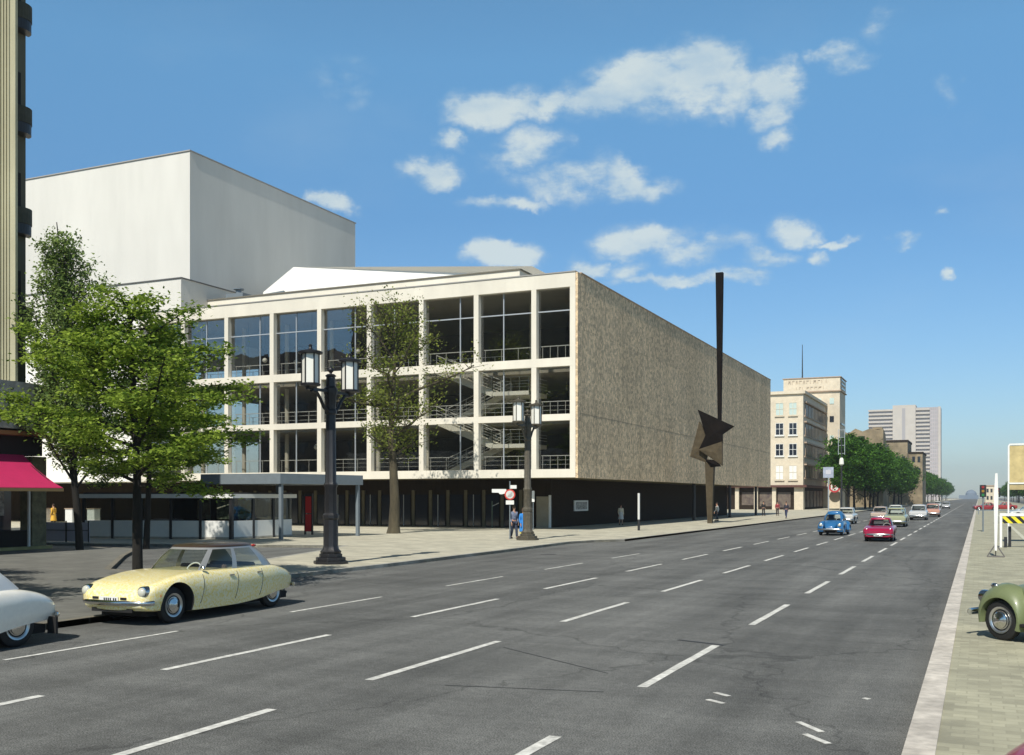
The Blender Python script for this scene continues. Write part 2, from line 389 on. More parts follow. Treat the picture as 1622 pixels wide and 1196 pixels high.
M['pave'] = paving('pavement slabs', (.15, .148, .13), .5, .5)
M['pave_plaza'] = paving('plaza slabs', (.47, .44, .34), .8, .5)
M['pave_med'] = paving('median slabs', (.36, .345, .25), .25, .16, .88, .01, .3)
M['dirt'] = mat('city ground', (.20, .18, .13), .95, .2, .05, (.01, .1))

def pebble():
    m = bpy.data.materials.new('exposed pebble concrete'); N, L = nt(m); b = N['Principled BSDF']
    tc = N.new('ShaderNodeTexCoord')
    v = N.new('ShaderNodeTexVoronoi'); v.inputs['Scale'].default_value = 4.5; v.inputs['Randomness'].default_value = 1; L.new(tc.outputs['Object'], v.inputs['Vector'])
    n = N.new('ShaderNodeTexNoise'); n.inputs['Scale'].default_value = 11.0; n.inputs['Detail'].default_value = 8; n.inputs['Roughness'].default_value = .85
    L.new(tc.outputs['Object'], n.inputs['Vector'])
    r = N.new('ShaderNodeValToRGB'); e = r.color_ramp.elements; e[0].position = .36; e[1].position = .64
    e[0].color = (.36, .265, .16, 1); e[1].color = (.96, .77, .54, 1); L.new(n.outputs[0], r.inputs[0])
    mp = N.new('ShaderNodeMapping'); mp.inputs['Scale'].default_value = (1, 1, .05); L.new(tc.outputs['Object'], mp.inputs[0])
    s = N.new('ShaderNodeTexNoise'); s.inputs['Scale'].default_value = .55; s.inputs['Detail'].default_value = 7; s.inputs['Roughness'].default_value = .7; L.new(mp.outputs[0], s.inputs['Vector'])
    r2 = N.new('ShaderNodeValToRGB'); e = r2.color_ramp.elements; e[0].position = .3; e[1].position = .72
    e[0].color = (.78, .77, .74, 1); e[1].color = (1.12, 1.12, 1.12, 1); L.new(s.outputs[0], r2.inputs[0])
    x = N.new('ShaderNodeMix'); x.data_type = 'RGBA'; x.blend_type = 'MULTIPLY'; x.inputs[0].default_value = 1
    L.new(r.outputs[0], x.inputs[6]); L.new(r2.outputs[0], x.inputs[7])
    y = N.new('ShaderNodeMix'); y.data_type = 'RGBA'; y.blend_type = 'MULTIPLY'; y.inputs[0].default_value = .7
    r3 = N.new('ShaderNodeValToRGB'); e = r3.color_ramp.elements; e[0].position = 0; e[1].position = 1
    e[0].color = (.55, .55, .55, 1); e[1].color = (1.45, 1.4, 1.3, 1)
    sy = N.new('ShaderNodeSeparateXYZ'); L.new(tc.outputs['Object'], sy.inputs[0]); cy = N.new('ShaderNodeCombineXYZ'); L.new(sy.outputs[1], cy.inputs[0]); L.new(sy.outputs[2], cy.inputs[1])
    bk = N.new('ShaderNodeTexBrick'); bk.offset = 0; bk.inputs['Scale'].default_value = 1; bk.inputs['Brick Width'].default_value = 3.9; bk.inputs['Row Height'].default_value = 4.6; bk.inputs['Mortar Size'].default_value = .012
    bk.inputs['Color1'].default_value = (.90, .89, .87, 1); bk.inputs['Color2'].default_value = (1.08, 1.07, 1.05, 1); bk.inputs['Mortar'].default_value = (.72, .70, .66, 1); L.new(cy.outputs[0], bk.inputs['Vector'])
    xx_ = N.new('ShaderNodeMix'); xx_.data_type = 'RGBA'; xx_.blend_type = 'MULTIPLY'; xx_.inputs[0].default_value = 1; L.new(x.outputs[2], xx_.inputs[6]); L.new(bk.outputs[0], xx_.inputs[7]); x = xx_
    sx = N.new('ShaderNodeSeparateColor'); L.new(v.outputs['Color'], sx.inputs[0]); L.new(sx.outputs[0], r3.inputs[0])
    L.new(x.outputs[2], y.inputs[6]); L.new(r3.outputs[0], y.inputs[7]); L.new(y.outputs[2], b.inputs['Base Color'])
    b.inputs['Roughness'].default_value = .85
    bp = N.new('ShaderNodeBump'); bp.inputs['Strength'].default_value = .5; bp.inputs['Distance'].default_value = .04
    n5 = N.new('ShaderNodeTexNoise'); n5.inputs['Scale'].default_value = 12; n5.inputs['Detail'].default_value = 3; L.new(tc.outputs['Object'], n5.inputs['Vector'])
    L.new(n5.outputs[0], bp.inputs['Height']); L.new(bp.outputs[0], b.inputs['Normal'])
    return m
M['pebble'] = pebble()

# ------------------------------------------------------------------ ground
struct(MB().add([(-1500, -300, -.03), (1500, -300, -.03), (1500, 3400, -.03), (-1500, 3400, -.03)], [(0, 1, 2, 3)]).build('ground', M['dirt']))
def grid(x0, x1, y0, y1, z, name, m):
    return struct(MB().add([(x0, y0, z), (x1, y0, z), (x1, y1, z), (x0, y1, z)], [(0, 1, 2, 3)]).build(name, m))
grid(-75, -.35, -60, 1800, 0, 'road', M['asphalt'])
grid(14, 30, -60, 1800, 0, 'road', M['asphalt'])

def arc(cx, cy, r, a0, a1, n=8):
    return [(cx+r*math.cos(R(a0+(a1-a0)*i/n)), cy+r*math.sin(R(a0+(a1-a0)*i/n))) for i in range(n+1)]
def kerb_strip(pts, w, z, m, name='kerb', inward=1):
    """kerb stones set along a polyline, separate stones with fine joints"""
    b = MB()
    for (x0, y0), (x1, y1) in zip(pts, pts[1:]):
        d = Vector((x1-x0, y1-y0, 0)); n = max(1, round(d.length/1.0)) if d.length < 200 else 1
        if d.length > 60: n = int(d.length/1.0) if d.length < 260 else 60
        u = d.normalized(); s = Vector((-u.y, u.x, 0))*inward
        for i in range(n):
            p = Vector((x0, y0, 0))+d*(i/n); q = Vector((x0, y0, 0))+d*((i+1)/n)-u*.012
            P = [p, q, q+s*w, p+s*w]
            b.prism([(v.x, v.y) for v in P], -.02, z)
    return struct(b.build(name, m))
KH = .12
# near pavement on the left (north side), corner into the side street
near = [(-15.35, -60), (-15.35, 19.5)]+arc(-18.35, 19.5, 3, 0, 60, 6)+[(-25.2, 24.6), (-30.5, 30.5), (-34.2, 35.0), (-75, 36.2)]
struct(MB().prism(near+[(-75, -60)], -.02, KH-.004).build('pavement', M['pave']))
kerb_strip(near, .2, KH, M['kerb_d'])
# opera forecourt, island with the first lamp, pavement running east
plaza = [(-120, 33.5), (-75, 37.6-1.0), (-42, 36.6+.4), (-27.3, 41.0), (-25.9, 37.2), (-23.9, 30.5), (-22.6, 26.0)]+arc(-20.5, 25.4, 2, 170, 350, 8)+[(-18.45, 30.4), (-18.7, 40), (-19.1, 49.2), (-18.6, 51.6), (-17.5, 53.4), (-17.5, 1800)]
struct(MB().prism(plaza+[(-120, 1800)], -.02, KH-.004).build('pavement', M['pave_plaza']))
kerb_strip(plaza, .2, KH, M['kerb'])
# parking median with its white granite kerb
struct(MB().prism([(-.35, -60), (14, -60), (14, 1800), (-.35, 1800)], -.02, .11).build('median', M['pave_med']))
kerb_strip([(-.62, -60), (-.62, 8), (-.62, 160), (-.62, 1500)], .27, .13, mat('pale kerb granite', (.50, .46, .40), .9, .22, 1.6, (7, .18), .4, 30), inward=-1)
struct(MB().box(2.2, 2.42, -5, 180, .1, .118).build('kerb', mat('pale strip stone', (.50, .49, .38), .9, .1, 2)))
# lane dashes
dm = MB()
def dash(x, y0, y1, w=.13, z=.006, sk=0):
    n = 6; L_ = []; R_ = []
    for i in range(n+1):
        y = y0+(y1-y0)*i/n; L_.append((x-w/2+random.uniform(-.006, .006), y, z)); R_.append((x+w/2+random.uniform(-.006, .006), y, z))
    dm.add(L_+R_, [(i, i+1, n+2+i, n+1+i) for i in range(n)])
for x0, ys in ((-3.86, 12.5), (-7.27, 11.5), (-10.3, 11.0), (-13.05, 10.7)):
    for k in range(-2, 60):
        y = ys+6.93*k+(.9 if k == -1 and x0 < -5 else 0)
        if x0 == -13.05 and (y > 45): continue
        ln = 4.0 if x0 > -13 else 3.6
        dash(x0-max(0, y-10)*.002, y, y+ln, .13 if x0 > -13 else .09)
dash(-12.98, -3, 10.4, .08)
struct(dm.build('lane_markings', M['paint']))
mk = MB()
for (x, y), (x2, y2) in (((-2.92, 12.05), (-2.70, 11.9)), ((-2.94, 12.52), (-2.74, 12.36)), ((-1.75, 11.25), (-1.46, 10.87)), ((-1.60, 10.70), (-1.33, 10.38)), ((-1.25, 12.9), (-1.18, 12.86))):
    mk.bar((x, y, .006), (x2, y2, .006), .07, .004)
struct(mk.build('paint_marks', M['paint']))
# dark tar patch and manhole lids set in the road
tp = MB(); tp.bar((-4.6, 16.9, .003), (-3.75, 16.6, .003), .09, .003); tp.bar((-6.9, 14.9, .003), (-4.6, 13.3, .003), .02, .003); tp.bar((-6.2, 11.6, .003), (-4.2, 12.0, .003), .02, .003)
struct(tp.build('tar_seams', mat('tar', (.03, .03, .032), .7)))
mh = MB().lathe((-16.45, 40.00, 0), [(.33, -.01), (.33, .007), (.28, .010)], 24)
tag(mh.build('manhole_cover', mat('cast cover', (.06, .06, .062), .6, .2, 20)), 'small round iron manhole cover in the lane left of the second lamp', 'manhole cover')
# ------------------------------------------------------------------ opera house
op = empty('opera_house', (-50, 90, 0), 0, 'long modern opera house with white gridded glass front and blind pebble wall on the street', 'opera house')
def rel(o, root):  # meshes are built in world coordinates, then hung on the thing's empty
    o.parent = root; o.matrix_parent_inverse = Matrix.Translation(-Vector(root.location)) if root.rotation_euler.z == 0 else root.matrix_world.inverted(); return o
YF = 64.6
colx = [-27.84-4.397*k for k in range(9)]        # left edge of each upright, going away from the street
XL = colx[8]
fr = MB()
zs = [(3.73, 4.30), (7.58, 8.02), (11.25, 11.82), (16.56, 17.52)]
for a, b in zs: fr.box(XL, -24.62, YF, YF+.46, a, b)
edges = [(x, x+.37) for x in colx]+[(-25.02, -24.62)]
for (a, b), (c, d) in zip(zs, zs[1:]):
    for x0, x1 in edges: fr.box(x0, x1, YF+.004, YF+.46, b+.002, c-.002)
rel(fr.build('facade_frame', M['white_conc']), op)
rel(MB().box(XL, -24.60, YF-.05, YF+.5, 17.524, 17.60).build('coping', mat('zinc coping', (.30, .29, .27), .5)), op)
wl = MB().box(-24.616, -24.46, YF+.03, 134.8, 3.70, 17.50)
rel(wl.build('blind_wall', M['pebble']), op)
rel(MB().box(-24.9, -24.40, YF+.6, 134.84, 17.505, 17.58).build('wall_coping', M['cream_d']), op)
jn = MB()
jn.box(-24.458, -24.454, 65, 134, 8.05, 8.075)
rel(jn.build('wall_joint', mat('dark joint', (.22, .18, .12), .9)), op)  # thin dark seam between the wall panels
rel(MB().box(-24.9, -24.62, YF+.47, 134.8, 3.72, 17.45).build('wall_core', M['slab']), op)
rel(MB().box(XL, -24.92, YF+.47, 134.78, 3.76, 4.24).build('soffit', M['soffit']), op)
rel(MB().box(XL, -24.92, YF+.47, 134.75, 16.62, 17.35).build('roof', M['slab']), op)
fl = MB(); fl.box(XL, -24.92, 68.2, 80, 7.62, 7.98); fl.box(XL, -24.92, 68.2, 80, 11.32, 11.74)
rel(fl.build('gallery_floor', M['slab']), op)
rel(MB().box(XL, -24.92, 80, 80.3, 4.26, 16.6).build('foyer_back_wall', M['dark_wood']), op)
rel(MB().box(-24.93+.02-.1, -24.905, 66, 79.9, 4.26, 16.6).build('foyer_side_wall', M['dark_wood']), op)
# window panes
fracs = [.50, .44, .69, .44, .69, .46, .70, .48]
bays = [(colx[0]+.37, -25.02)]+[(colx[k+1]+.37, colx[k]) for k in range(8)]
for k, (x0, x1) in enumerate(bays):
    for r, ((a, b), (c, d)) in enumerate(zip(zs, zs[1:])):
        p = rel(MB().box(x0+.002, x1-.002, YF+.40, YF+.425, b+.003, c-.003).build('window', M['glass']), op)
        mm = MB(); 
        if k: 
            xm = x0+(x1-x0)*fracs[k-1+1 if k < 8 else 7]-.03
            mm.box(xm, xm+.07, YF+.36, YF+.44, b+.004, c-.004)
        if r == 2: mm.box(x0+.004, x1-.004, YF+.355, YF+.435, 15.02, 15.10)
        if mm.v:
            mo = mm.build('mullion', M['alu'], p)
        # balustrade just behind the glass
        rl = MB(); zf = b
        rl.bar((x0, YF+.9, zf+.95), (x1, YF+.9, zf+.95), .05)
        n = 3 if k else 4
        for i in range(n+1):
            xx = x0+.1+(x1-x0-.2)*i/n; rl.bar((xx, YF+.9, zf), (xx, YF+.9, zf+.94), .028)
        if r < 2 and k in (0, 1, 2, 3, 4):
            for q in (.35, .65): rl.bar((x0, YF+.9, zf+q), (x1, YF+.9, zf+q), .018)
        rel(rl.build('balustrade', M['rail']), op)
# interior columns
for k in range(1, 9):
    ic = MB(); xx = colx[k]+2.3
    ic.lathe((xx, 69.6, 0), [(.17, 4.26), (.17, 7.6)], 12); ic.lathe((xx, 69.6, 0), [(.17, 8.0), (.17, 11.3)], 12); ic.lathe((xx, 69.6, 0), [(.17, 11.76), (.17, 16.6)], 12)
    rel(ic.build('foyer_column', M['white_conc'], smooth=40), op)
# gallery rails far inside
for z in (7.98, 11.74):
    rl = MB()
    for q in (.3, .6, .95): rl.bar((XL+1, 68.25, z+q), (-31.6, 68.25, z+q), .03)
    x = XL+1
    while x < -31.6: rl.bar((x, 68.25, z), (x, 68.25, z+.95), .035); x += 1.1
    rel(rl.build('gallery_rail', M['rail']), op)
# scissor stairs in the bays beside the street
def flight(x0, z0, x1, z1, ya, yb):
    st = MB(); n = 12; dx = (x1-x0)/n; dz = (z1-z0)/n
    for i in range(n):
        xa = x0+dx*i; xb = xa+dx; zz = z0+dz*i
        st.box(min(xa, xb), max(xa, xb), ya+.02, yb-.02, min(zz, zz+dz)-.05, min(zz, zz+dz)+.02+abs(dz)*.6)
    for y in (ya, yb-.0):
        st.bar((x0, y, z0-.12), (x1, y, z1-.12), .08, .42)
    s = rel(st.build('stair_flight', M['white_conc']), op)
    s.data.materials[0] = M['stair']
    rl = MB()
    for y in (ya, yb):
        for q in (.3, .5, .7, 1.): rl.bar((x0, y, z0+q), (x1, y, z1+q), .03 if q < 1 else .05)
        for i in range(7): t = i/6; xx = x0+(x1-x0)*t; zz = z0+(z1-z0)*t; rl.bar((xx, y, zz), (xx, y, zz+1.), .035)
    rl.build('stair_rail', M['rail'], s)
def landing(x0, x1, ya, yb, z):
    s = rel(MB().box(x0, x1, ya, yb, z-.28, z).build('stair_landing', M['stair']), op)
    rl = MB()
    for q in (.3, .5, .7, 1.): rl.bar((x0, ya, z+q), (x1, ya, z+q), .03); rl.bar((x1, ya, z+q), (x1, yb, z+q), .03)
    for i in range(5): xx = x0+(x1-x0)*i/4; rl.bar((xx, ya, z), (xx, ya, z+1), .035)
    rl.build('stair_rail', M['rail'], s)
for zt, zb in ((11.7, 8.0), (8.0, 4.3)):
    zm = (zt+zb)/2
    flight(-35.9, zt, -31.4, zm, 65.9, 67.3); landing(-31.4, -28.6, 65.9, 69.2, zm); flight(-31.4, zm, -35.9, zb, 67.7, 69.2)
# hanging globes in the foyer
gmb = MB().sphere((0, 0, 0), .2, 14, 10)
g0 = None
GL = [(-42.9, 66.3, 13.45, 'first globe lamp from the stair in the top foyer row'), (-47.1, 66.3, 13.35, 'second globe lamp from the stair in the top foyer row'), (-50.2, 68.5, 13.3, 'third globe lamp from the stair in the top foyer row'),
      (-51.6, 66.3, 13.25, 'large bright globe lamp high in the foyer bay beside the linden'), (-52.9, 69.0, 12.9, 'dim globe lamp low in the foyer bay beside the linden'), (-50.6, 69.4, 12.8, 'dim globe lamp to the right in the foyer bay beside the linden'),
      (-46.9, 66.6, 6.3, 'single globe lamp hanging in the lowest foyer row'), (-54.2, 67.5, 13.0, 'globe lamp half hidden behind an upright near the linden crown')]
for x, y, z, lb in GL:
    gr = empty('globe_lamp', (x, y, z), 0, 'white '+lb, 'pendant lamp', 'white globe lamps hanging in the foyer')
    o = gmb.build('globe', M['opal'], gr, smooth=60) if g0 is None else bpy.data.objects.new('globe', g0.data)
    if g0 is None: g0 = o
    else: C.objects.link(o); o.parent = gr
    top = {True: 16.6, False: 7.6}[z > 8]
    MB().bar((0, 0, .2), (0, 0, top-z), .02).build('cord', M['dk_metal'], gr)
# ground floor: recessed entrance front and dark brick core
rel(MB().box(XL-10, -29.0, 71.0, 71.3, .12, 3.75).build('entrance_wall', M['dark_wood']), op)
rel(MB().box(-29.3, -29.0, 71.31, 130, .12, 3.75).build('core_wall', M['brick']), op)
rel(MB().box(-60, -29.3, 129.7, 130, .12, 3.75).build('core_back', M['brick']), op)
tan = mat('ochre door pilaster', (.13, .115, .07), .7, .15, 2)
x = -31.4; i = 0
random.seed(3)
while x > XL+1:
    rel(MB().box(x-.13, x+.13, 70.84, 70.998, .12, 2.95).build('door_pilaster', tan), op)
    pd = rel(MB().box(x-1.45, x-.3, 70.93, 70.99, .14, 2.6).build('glass_door', M['window_d']), op)
    if i % 2 == 0: MB().bar((x-.9, 70.9, .14), (x-.9, 70.9, 2.6), .05).build('door_frame', M['alu'], pd)
    x -= 1.55; i += 1
rel(MB().box(-30.1, -29.12, 70.8, 70.998, .12, 2.45).build('door', mat('pale panel door', (.30, .27, .20), .7, .1, 2)), op)
rel(MB().box(-29.1, -28.98, 70.78, 70.998, .12, 2.55).build('door_frame', M['white_paint']), op)
# supports near the far end under the overhang
for y in (100, 116, 131):
    rel(MB().lathe((-25.6, y, 0), [(.16, .12), (.16, 3.76)], 12).build('column', M['dk_metal']), op)
# set-back storey, auditorium roof, stage tower, low block
pm = MB(); pm.prism([(-62.9, 69), (-30.67, 69), (-30.67, 73.5), (-62.9, 73.5)], 17.4, 19.08)
rel(pm.build('roof_storey', M['white_conc']), op)
rel(MB().prism([(-63, 68.9), (-30.57, 68.9), (-30.57, 73.6), (-63, 73.6)], 19.084, 19.17).build('roof_edge', mat('roof felt edge', (.16, .15, .12), .8)), op)
af = [(-60.9, 78, 17.4), (-60.9, 78, 21.55), (-57.9, 78.6, 23.75), (-33.8, 78.6, 21.6), (-32.4, 79.5, 20.8), (-32.4, 79.5, 17.4)]
rel(MB().prism3(af, (0, 12, 0)).build('auditorium_roof', M['stucco']), op)
rel(MB().box(-125, -63.5, 71.1, 97.6, 17.4, 33.0).build('stage_house', M['stage']), op)
rel(MB().prism([(-125.1, 71.0), (-63.42, 71.0), (-63.42, 97.7), (-125.1, 97.7)], 33.004, 33.10).build('stage_coping', mat('grey coping', (.34, .33, .31), .6)), op)
rel(MB().box(-125, -59.7, 65.8, 71.095, 17.4, 20.4).build('low_block', M['stage']), op)
rel(MB().prism([(-125, 65.7), (-59.6, 65.7), (-59.6, 78), (-125, 78)], 20.404, 20.48).build('low_block_edge', mat('dark coping 2', (.12, .12, .12), .6)), op)
rel(MB().box(-63.49, -59.7, 71.1, 78, 17.4, 20.4).build('low_block_side', M['stage']), op)
rel(MB().box(-125, XL-.01, YF+.5, 71, 3.7, 17.4).build('annex', M['stucco']), op)
rel(MB().box(-125, XL-.01, YF+.35, YF+.49, 14.95, 15.12).build('annex_ledge', M['dk_metal']), op)
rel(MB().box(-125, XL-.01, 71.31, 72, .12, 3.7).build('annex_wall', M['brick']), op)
# roof clutter beside the auditorium
rc = MB(); rc.box(-58.6, -56.8, 70, 71.2, 19.2, 19.75); rc.lathe((-57.7, 70.6, 0), [(.25, 19.7), (.25, 20.1), (.45, 20.15), (.45, 20.25)], 10); rc.bar((-56.5, 70, 19.2), (-52.5, 70, 19.45), .18)
rel(rc.build('roof_vent', M['metal_grey']), op)

# framed notice case on the brick core
nc = empty('notice_case', (-28.98, 77.2, 1.72), 0, 'small white framed notice case on the dark brick wall under the overhang', 'notice case')
b = MB(); b.box(0, .08, -1.55, 1.55, -.42, .42); b.build('frame', M['white_paint'], nc)
b = MB(); b.box(.082, .09, -1.25, 1.25, -.3, .3); b.build('poster', mat('printed notice', (.03, .035, .05), .5, c2=(.55, .55, .5), vscale=7, var=.5), nc)

# ------------------------------------------------------------------ street sculpture in front of the blind wall
sp_ = empty('sculpture', (-21.35, 89, .12), 0, 'tall dark steel mast sculpture with jagged triangles in front of the blind wall', 'sculpture')
st1 = mat('dark corten', (.008, .006, .005), .8, .3, 1.5, bump=.3, bscale=10, spec=.08); st2 = mat('rusty corten', (.075, .06, .038), .8, .25, 2, bump=.3, bscale=10, spec=.1)
b = MB(); b.rings([[(-.20, -.2, 0), (.20, -.2, 0), (.20, .2, 0), (-.20, .2, 0)], [(-.40, -.3, 5.3), (.38, -.3, 5.3), (.38, .3, 5.3), (-.40, .3, 5.3)]])
b.build('lower_post', st2, sp_)
b = MB(); b.rings([[(.70, -.12, 8.0), (.98, -.12, 8.0), (.98, .12, 8.0), (.70, .12, 8.0)], [(.52, -.22, 21.8), (1.15, -.22, 21.8), (1.15, .22, 21.8), (.52, .22, 21.8)]])
b.build('mast', st1, sp_)
def shard(pts, tip, m, nm='triangle'):
    b = MB(); n = len(pts); v = [Vector(p) for p in pts]
    b.add(v+[Vector(p)+Vector((0, .25, 0)) for p in pts]+[Vector(tip)], [(i, (i+1) % n, 2*n) for i in range(n)]+[(i, n+i, n+(i+1) % n, (i+1) % n) for i in range(n)]+[tuple(range(n, 2*n))])
    b.build(nm, m, sp_)
shard([(-1.05, -.2, 9.95), (2.12, -.2, 8.4), (1.12, -.2, 7.72), (1.12, -.2, 7.0), (-.95, -.2, 6.45), (-.35, -.2, 7.7)], (.4, -.32, 7.9), st1)
shard([(-.98, .1, 8.95), (-1.82, .1, 5.85), (-.4, .1, 5.3), (.0, .1, 7.3)], (-.8, -.05, 6.6), st2)
shard([(-.95, -.42, 6.45), (1.15, -.42, 5.0), (1.15, -.42, 7.1)], (.6, -.55, 6.1), st2)
shard([(-.4, -.3, 5.6), (.6, -.3, 5.5), (1.0, -.3, 4.95), (.1, -.3, 4.9)], (.3, -.6, 5.2), st1)

# ------------------------------------------------------------------ corner building at the left with awning
cbd = empty('corner_building', (-45, 20, 0), 0, 'tall plastered corner house with curved balconies, a cream pier and a shop at its foot', 'building')
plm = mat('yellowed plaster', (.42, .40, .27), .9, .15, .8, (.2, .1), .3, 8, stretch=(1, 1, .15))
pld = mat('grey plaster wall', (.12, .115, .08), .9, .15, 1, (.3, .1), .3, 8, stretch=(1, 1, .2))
gran = mat('mottled grey stone', (.30, .30, .28), .85, .45, 1.6, (.5, .15), .3, 20)
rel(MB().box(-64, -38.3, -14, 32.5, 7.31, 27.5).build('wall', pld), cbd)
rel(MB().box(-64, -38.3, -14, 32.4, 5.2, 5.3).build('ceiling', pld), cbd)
b = MB(); n = 7
ring = [(-40.2, 30.2)]+[(-38.9+.55*math.cos(a), 31.15+.95*math.sin(a)) for a in np.linspace(-PI/2, PI/2, n)]+[(-40.2, 32.1)]
rel(MB().prism([(-38.295, 31.12), (-37.5, 31.1), (-37.36, 31.18), (-37.36, 31.3), (-37.5, 31.38), (-38.295, 31.38)], 7.35, 27.5).build('pier', plm, smooth=50), cbd)
for k in range(4):
    rel(MB().box(-38.2+k*.18, -38.12+k*.18, 31.04, 31.098, 7.4, 27.4).build('flute', plm), cbd)
for z in (10.0, 14.3, 18.7, 23.2):
    bb = MB()
    pts = [(-38.29, 31.45)]+[(-38.27+.52*math.sin(a), 32.05-.58*math.cos(a)) for a in np.linspace(.15, PI-.15, 14)]+[(-38.29, 32.62)]
    bb.prism(pts, z-.45, z); 
    bal = rel(bb.build('balcony', M['dk_metal']), cbd)
    par = MB(); q = [Vector((x, y, 0)) for x, y in pts]
    for p_, q_ in zip(q, q[1:]): par.bar(p_+Vector((0, 0, z+.35)), q_+Vector((0, 0, z+.35)), .06, .68)
    par.build('parapet', mat('dark stained parapet', (.06, .06, .04), .8, .3, 2), bal)
    wn = rel(MB().box(-38.3+.002, -38.24, 31.6, 32.2, z+.05, z+2.3).build('window', M['under']), cbd)
rel(MB().prism([(-64, -14), (-37.1, -14), (-37.1, 31.9), (-37.6, 33.3), (-64, 33.3)], 5.304, 7.3).build('shop_fascia', gran), cbd)
rel(MB().prism([(-64, -14), (-36.9, -14), (-36.9, 32.0), (-37.5, 33.5), (-64, 33.5)], 5.02, 5.196).build('shop_ledge', mat('gold brown ledge', (.20, .09, .03), .5)), cbd)
rel(MB().prism([(-64, -14), (-37.4, -14), (-37.4, 32.6), (-64, 32.6)], 4.2, 5.016).build('shop_sign_band', M['under']), cbd)
rel(MB().box(-64, -38.6, -14, 32.0, .12, 4.19).build('shop_front', M['window_d']), cbd)
rel(MB().box(-38.7, -37.95, 32.55, 33.3, .12, 4.19).build('stone_pillar', mat('rough stone pillar', (.16, .15, .09), .9, .4, 3, bump=.6, bscale=10)), cbd)
rel(MB().box(-38.58, -38.0, 20, 32.5, .12, .95).build('shop_sill', M['under']), cbd)
rel(MB().prism([(-39, 0), (-37.6, 0), (-37.6, 33.2), (-37.9, 33.6), (-39, 33.6)], .116, .25).build('plinth', mat('yellowish plinth', (.30, .27, .12), .8, .2, 2)), cbd)
rel(MB().bar((-37.75, 32.2, .25), (-37.75, 32.2, 3.0), .09).build('shop_post', M['rail']), cbd)
rel(MB().box(-38.56, -38.5, 31.3, 31.55, 1.6, 3.0).build('shop_poster', mat('faded poster', (.05, .04, .03), .8, c2=(.6, .55, .5), vscale=5, var=.5)), cbd)
# awning
aw = empty('shop_awning', (-37.4, 25, 4.2), 0, 'crimson cloth awning pulled out over the corner shop front', 'awning')
red = mat('crimson canvas', (.47, .012, .09), .8, .07, 1.2, bump=.1, bscale=60)
b = MB(); ns = 7; prof = []
for i in range(ns): t = i/(ns-1); prof.append((t*2.35+.0, -t*1.42+.16*math.sin(PI*t)*-.8))
rs = []
for y in np.linspace(-9, 6.6, 14):
    rs.append([(px+(0.0), y+.02*math.sin(i*2+y*3), pz+.012*math.sin(y*5)) for i, (px, pz) in enumerate(prof)]+[(px, y, pz-.035) for px, pz in reversed(prof)])
b.rings(rs); b.build('canvas', red, aw, smooth=40)
b = MB(); b.box(2.30, 2.38, -9, 6.62, -1.56, -1.43); b.build('valance', mat('gold valance', (.32, .20, .08), .8), aw)
b = MB()
for y in (-3, 6.5): b.bar((.02, y, -1.3), (2.3, y, -1.46), .04); b.bar((0.02, y, -.1), (2.3, y, -1.5), .035)
b.build('arm', M['dk_metal'], aw)

# houses on the west side whose fronts show in the foyer glass
for i, (x0, x1, y0, y1, h, lb) in enumerate(((-92, -66, -34, -6, 19, 'brown apartment house down the side street seen mirrored in the foyer glass'), (-128, -94, -40, -8, 22, 'grey gabled apartment house farthest west seen mirrored in the foyer glass'))):
    ho = empty('apartment_house', ((x0+x1)/2, (y0+y1)/2, 0), 0, lb, 'building')
    wm_ = mat('old plaster %d' % i, (.12, .10, .075), .9, .2, .5)
    rel(MB().box(x0, x1, y0, y1, 0, h).build('wall', wm_), ho)
    rf = MB(); rf.prism3([(x0-.4, y1+.4, h), (x1+.4, y1+.4, h), (x1-4, y1-6, h+5), (x0+4, y1-6, h+5)], (0, -14, 0)); rel(rf.build('roof', mat('dark tiles %d' % i, (.03, .025, .022), .9)), ho)
    for zz in np.arange(2, h-3, 3.6):
        for xx in np.arange(x0+2, x1-2, 3.2):
            rel(MB().box(xx, xx+1.3, y1+.002, y1+.05, zz, zz+2).build('window', M['window_d']), ho)

# ------------------------------------------------------------------ cream office block and its tower
cr = empty('office_building', (-35, 205, 0), 0, 'cream stone four-storey office block beyond the opera with dark shop floor', 'building')
rel(MB().box(-60, -29, 192, 222, 4.6, 21.2).build('wall', M['cream']), cr)
rel(MB().box(-60.3, -28.6, 191.6, 222, 21.204, 21.75).build('cornice', M['cream']), cr)
rel(MB().box(-60.3, -28.3, 191.2, 224, 4.2, 4.596).build('shop_canopy', mat('brown canopy edge', (.10, .04, .03), .7)), cr)
rel(MB().box(-60, -29.5, 192.5, 222, .1, 4.19).build('shop_wall', M['brick']), cr)
rel(MB().box(-30.6, -28.98, 191.96, 193.6, .1, 4.19).build('corner_pier', M['cream']), cr)
for x in (-34.2, -37.5, -41): rel(MB().box(x-.35, x+.35, 191.9, 192.48, .1, 4.19).build('pier', M['cream']), cr)
for i, x in enumerate((-33.6, -36.9, -40.2)): rel(MB().box(x, x+2.3, 192.40, 192.46, .5+.2*i, 3.3).build('shop_window', mat('brown shop display %d' % i, (.35, .28, .2), .6, c2=(.06, .04, .04), var=.5, vscale=1.2)), cr)  # mottled brown display colours
for y in (194.5, 199, 203.5, 208, 212.5, 217): rel(MB().box(-29.48, -29.42, y, y+3.6, .5, 3.6).build('shop_window', mat('dark shop display', (.05, .03, .03), .6, c2=(.22, .15, .10), var=.5, vscale=.9)), cr)  # darker mottled display colours along the street side
